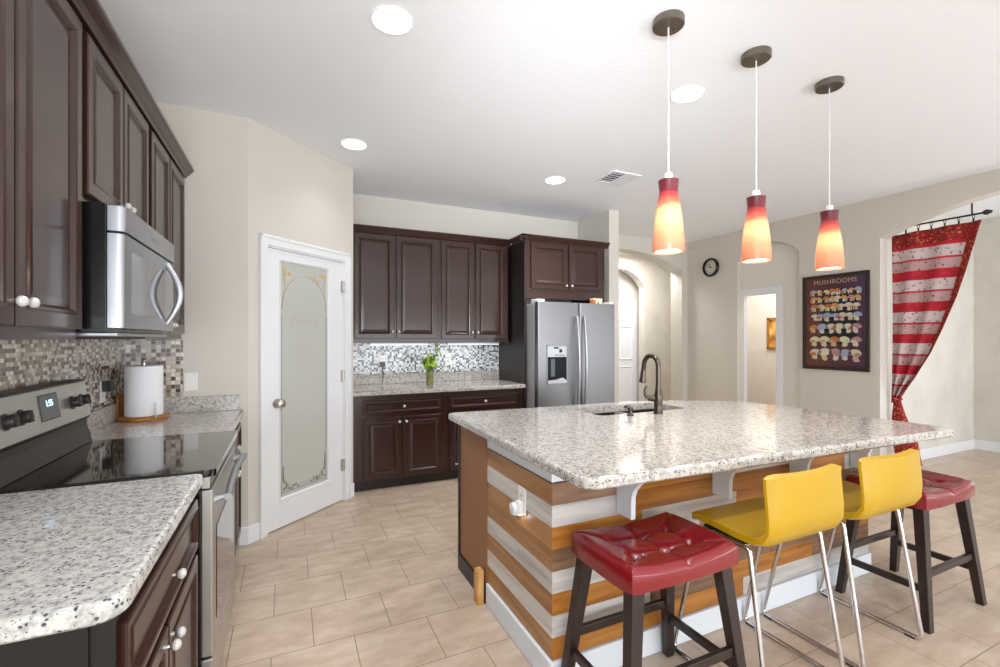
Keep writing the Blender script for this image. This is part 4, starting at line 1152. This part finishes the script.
b = BM(); tube(b, [(0, 0, .095), (-.02, .02, .095), (-.045, .045, .097)], [.02, .022, .018], 12)
tube(b, [(-.045, .045, .097), (-.056, .056, .115), (-.057, .057, .145), (-.05, .05, .175)], [.012, .010, .009, .006], 10); mk('handle', b, m_bronze, t, smooth=True)
t = thing('soap_dispenser', 'short dark nickel soap pump beside the faucet', 'soap dispenser', (1.915, 2.225, .914), local=True)
b = BM(); lathe(b, [(.022, .0005), (.022, .006), (.013, .01), (.012, .03), (.017, .034), (.018, .05), (.010, .056)], n=20); mk('collar', b, m_bronze, t, smooth=True)
b = BM(); tube(b, [(0, 0, .048), (0, .03, .052), (0, .055, .045)], .006, 10); mk('nozzle', b, m_bronze, t, smooth=True)

# ------------------------------------------------------------------ stools
def red_stool(loc, label, rot=0):
    t = thing('bar_stool', label, 'stool', loc, rot, 'red tufted stools with wooden legs', local=True)
    hw, hd = .257, .182
    NX_, NY_ = 104, 76
    btn = [(-.135, .062), (0, .062), (.135, .062), (-.135, -.062), (0, -.062), (.135, -.062)]
    def hz(x, y):
        u = x/hw
        z = .634+.020*abs(u)**2.0
        for bx, by in btn:
            d2 = ((x-bx)**2+(y-by)**2); z -= .020*math.exp(-d2/.0005)+.010*math.exp(-d2/.005)
        # creases: lines joining the buttons and out to the edge
        cr = 0
        for (ax, ay), (ex, ey) in ((btn[0], btn[1]), (btn[1], btn[2]), (btn[3], btn[4]), (btn[4], btn[5]), (btn[0], btn[3]), (btn[1], btn[4]), (btn[2], btn[5]), (btn[0], (-hw*.9, hd*.8)), (btn[3], (-hw*.9, -hd*.8)), (btn[2], (hw*.9, hd*.8)), (btn[5], (hw*.9, -hd*.8)), (btn[1], (0, hd*.95)), (btn[4], (0, -hd*.95))):
            L2 = (ex-ax)**2+(ey-ay)**2; q = max(0, min(1, ((x-ax)*(ex-ax)+(y-ay)*(ey-ay))/L2))
            d2 = (x-ax-q*(ex-ax))**2+(y-ay-q*(ey-ay))**2
            cr = max(cr, math.exp(-math.sqrt(d2)/.007))
        return z-.010*cr
    b = BM(); G = []
    for j in range(NY_+1):
        row = []
        for i in range(NX_+1):
            u = -1+2*i/NX_; v = -1+2*j/NY_
            k_ = 1-.055*(u*u*v*v)**1.5
            x, y = u*hw*k_, v*hd*k_
            e = min(hw*(1-abs(u)), hd*(1-abs(v))); z = hz(x, y)
            if e < .03: z -= .020*(1-e/.03)**2
            row.append(b.verts.new((x*1.0, y, z)))
        G.append(row)
    for j in range(NY_):
        for i in range(NX_): b.faces.new((G[j][i], G[j][i+1], G[j+1][i+1], G[j+1][i]))
    loop = [G[0][i] for i in range(NX_)]+[G[j][NX_] for j in range(NY_)]+[G[NY_][i] for i in range(NX_, 0, -1)]+[G[j][0] for j in range(NY_, 0, -1)]
    prev = loop; n = len(loop)
    for dz, o_ in ((.006, 1.012), (.03, 1.016), (1, 1.012)):
        cur = []
        for v in loop:
            z = .565 if dz == 1 else v.co.z-dz
            cur.append(b.verts.new((v.co.x*o_, v.co.y*o_, z)))
        for k in range(n): b.faces.new((prev[k], cur[k], cur[(k+1) % n], prev[(k+1) % n]))
        prev = cur
    b.faces.new(prev)
    mk('seat', b, m_red, t, smooth=True)
    b = BM(); box(b, -.225, .225, -.152, .152, .545, .566); mk('seat_frame', b, m_leg, t)
    tx, ty, fx, fy = .205, .135, .272, .19
    at = lambda sx, sy, z: (sx*(fx+(tx-fx)*z/.56), sy*(fy+(ty-fy)*z/.56), z)
    for sx in (-1, 1):
        for sy in (-1, 1):
            b = BM(); frustum(b, at(sx, sy, .0), at(sx, sy, .564), (.019, .017), (.027, .023)); mk('leg', b, m_leg, t, bev=.003)
    for sy in (-1, 1):
        b = BM(); a_, c_ = at(-1, sy, .25), at(1, sy, .25); box(b, a_[0], c_[0], a_[1]-.010, a_[1]+.010, .235, .268); mk('stretcher', b, m_leg, t, bev=.002)
    for sx in (-1, 1):
        b = BM(); a_, c_ = at(sx, -1, .18), at(sx, 1, .18); box(b, a_[0]-.010, a_[0]+.010, a_[1], c_[1], .168, .20); mk('stretcher', b, m_leg, t, bev=.002)
    return t
RS = red_stool((1.245, 1.325, 0), 'red tufted leather stool at the near left end of the island')
dup(RS, (3.02, 1.305, 0), 'red tufted leather stool at the far right end, behind the yellow stools')

def yellow_stool(loc, label):
    t = thing('bar_stool', label, 'stool', loc, 0, 'yellow leather stools with chrome sled legs', local=True)
    # profile from front edge (+y) back to the top of the backrest (-y side)
    P = [(.185, .625), (.18, .643), (.14, .650), (.05, .647), (-.04, .641), (-.10, .643), (-.135, .656), (-.154, .685), (-.163, .73), (-.168, .79), (-.172, .85), (-.174, .888)]
    NXs = 16; hw = .230; th = .036
    b = BM(); topv, botv = [], []
    for k, (py, pz) in enumerate(P):
        a_ = P[max(k-1, 0)]; c_ = P[min(k+1, len(P)-1)]
        tg = Vector((c_[0]-a_[0], c_[1]-a_[1])).normalized(); nr = Vector((-tg.y, tg.x))    # outward (down / back)
        bend = max(0, min(1, (pz-.66)/.2))
        r1, r2 = [], []
        for i in range(NXs+1):
            u = -1+2*i/NXs
            edge_in = .012*(max(0, abs(u)-.9)/.1)**2
            yy = py+bend*.038*u*u
            wz = hw*(1-.02*bend)*u
            zz_ = pz
            if k >= len(P)-2: zz_ -= .012*max(0, abs(u)-.8)/.2*(k == len(P)-1)
            r1.append(b.verts.new((wz, yy-nr[0]*(-edge_in) , zz_-(-nr[1])*0)))
            r2.append(b.verts.new((wz, yy+nr[0]*(th-edge_in), zz_+nr[1]*(th-edge_in))))
        topv.append(r1); botv.append(r2)
    for S in (topv, botv):
        for A_, B_ in zip(S, S[1:]):
            for i in range(NXs): b.faces.new((A_[i], A_[i+1], B_[i+1], B_[i]))
    for k in range(len(P)-1):
        for i in (0, NXs): b.faces.new((topv[k][i], topv[k+1][i], botv[k+1][i], botv[k][i]))
    for k in (0, len(P)-1):
        for i in range(NXs): b.faces.new((topv[k][i], topv[k][i+1], botv[k][i+1], botv[k][i]))
    mk('seat_shell', b, m_yellow, t, smooth=False, bev=.011, seg=3)
    for p in t.children[0].data.polygons: p.use_smooth = True
    t.children[0].data.set_sharp_from_angle(angle=math.radians(60))
    b = BM(); box(b, -.21, .21, -.07, .13, .599, .607); mk('seat_plate', b, m_black, t, bev=.002)
    for s_ in (-1, 1):
        x0, x1 = s_*.215, s_*.232
        def seg(y0, z0, y1, z1, xa, xb, n=5): return [(xa+(xb-xa)*q/n, y0+(y1-y0)*q/n, z0+(z1-z0)*q/n) for q in range(n+1)]
        def rnd(p, a_, c_, r=.03):
            p, a_, c_ = Vector(p), Vector(a_), Vector(c_); d1_ = (a_-p).normalized()*r; d2_ = (c_-p).normalized()*r
            return [(p+d1_)*(1-q)**2+p*2*q*(1-q)+(p+d2_)*q*q for q in (0, .25, .5, .75, 1)]
        A0, A1 = (x0, -.085, .592), (x1, -.175, .010)
        B1, B0 = (x1, .275, .010), (x0, .145, .592)
        pts = rnd(A0, B0, A1, .02)[1:]+rnd(A1, A0, B1)+rnd(B1, A1, B0)+rnd(B0, B1, A0, .02)[:-1]
        b = BM(); tube(b, pts, .0095, 10, closed=True); fr_ = mk('sled_frame', b, m_chrome, t, smooth=True)
        for y in (-.13, .24):
            b = BM(); box(b, x1-.011, x1+.011, y-.02, y+.02, .0, .008); mk('glide', b, m_black, fr_, bev=.002)
    b = BM(); tube(b, [(-.214, .10, .592), (.214, .10, .592)], .009, 10); tube(b, [(-.214, -.05, .592), (.214, -.05, .592)], .009, 10); mk('cross_bar', b, m_chrome, t, smooth=True)
    return t
YS = yellow_stool((1.80, 1.262, 0), 'yellow low-back leather stool next to the near red stool')
dup(YS, (2.40, 1.262, 0), 'yellow low-back leather stool next to the far red stool')
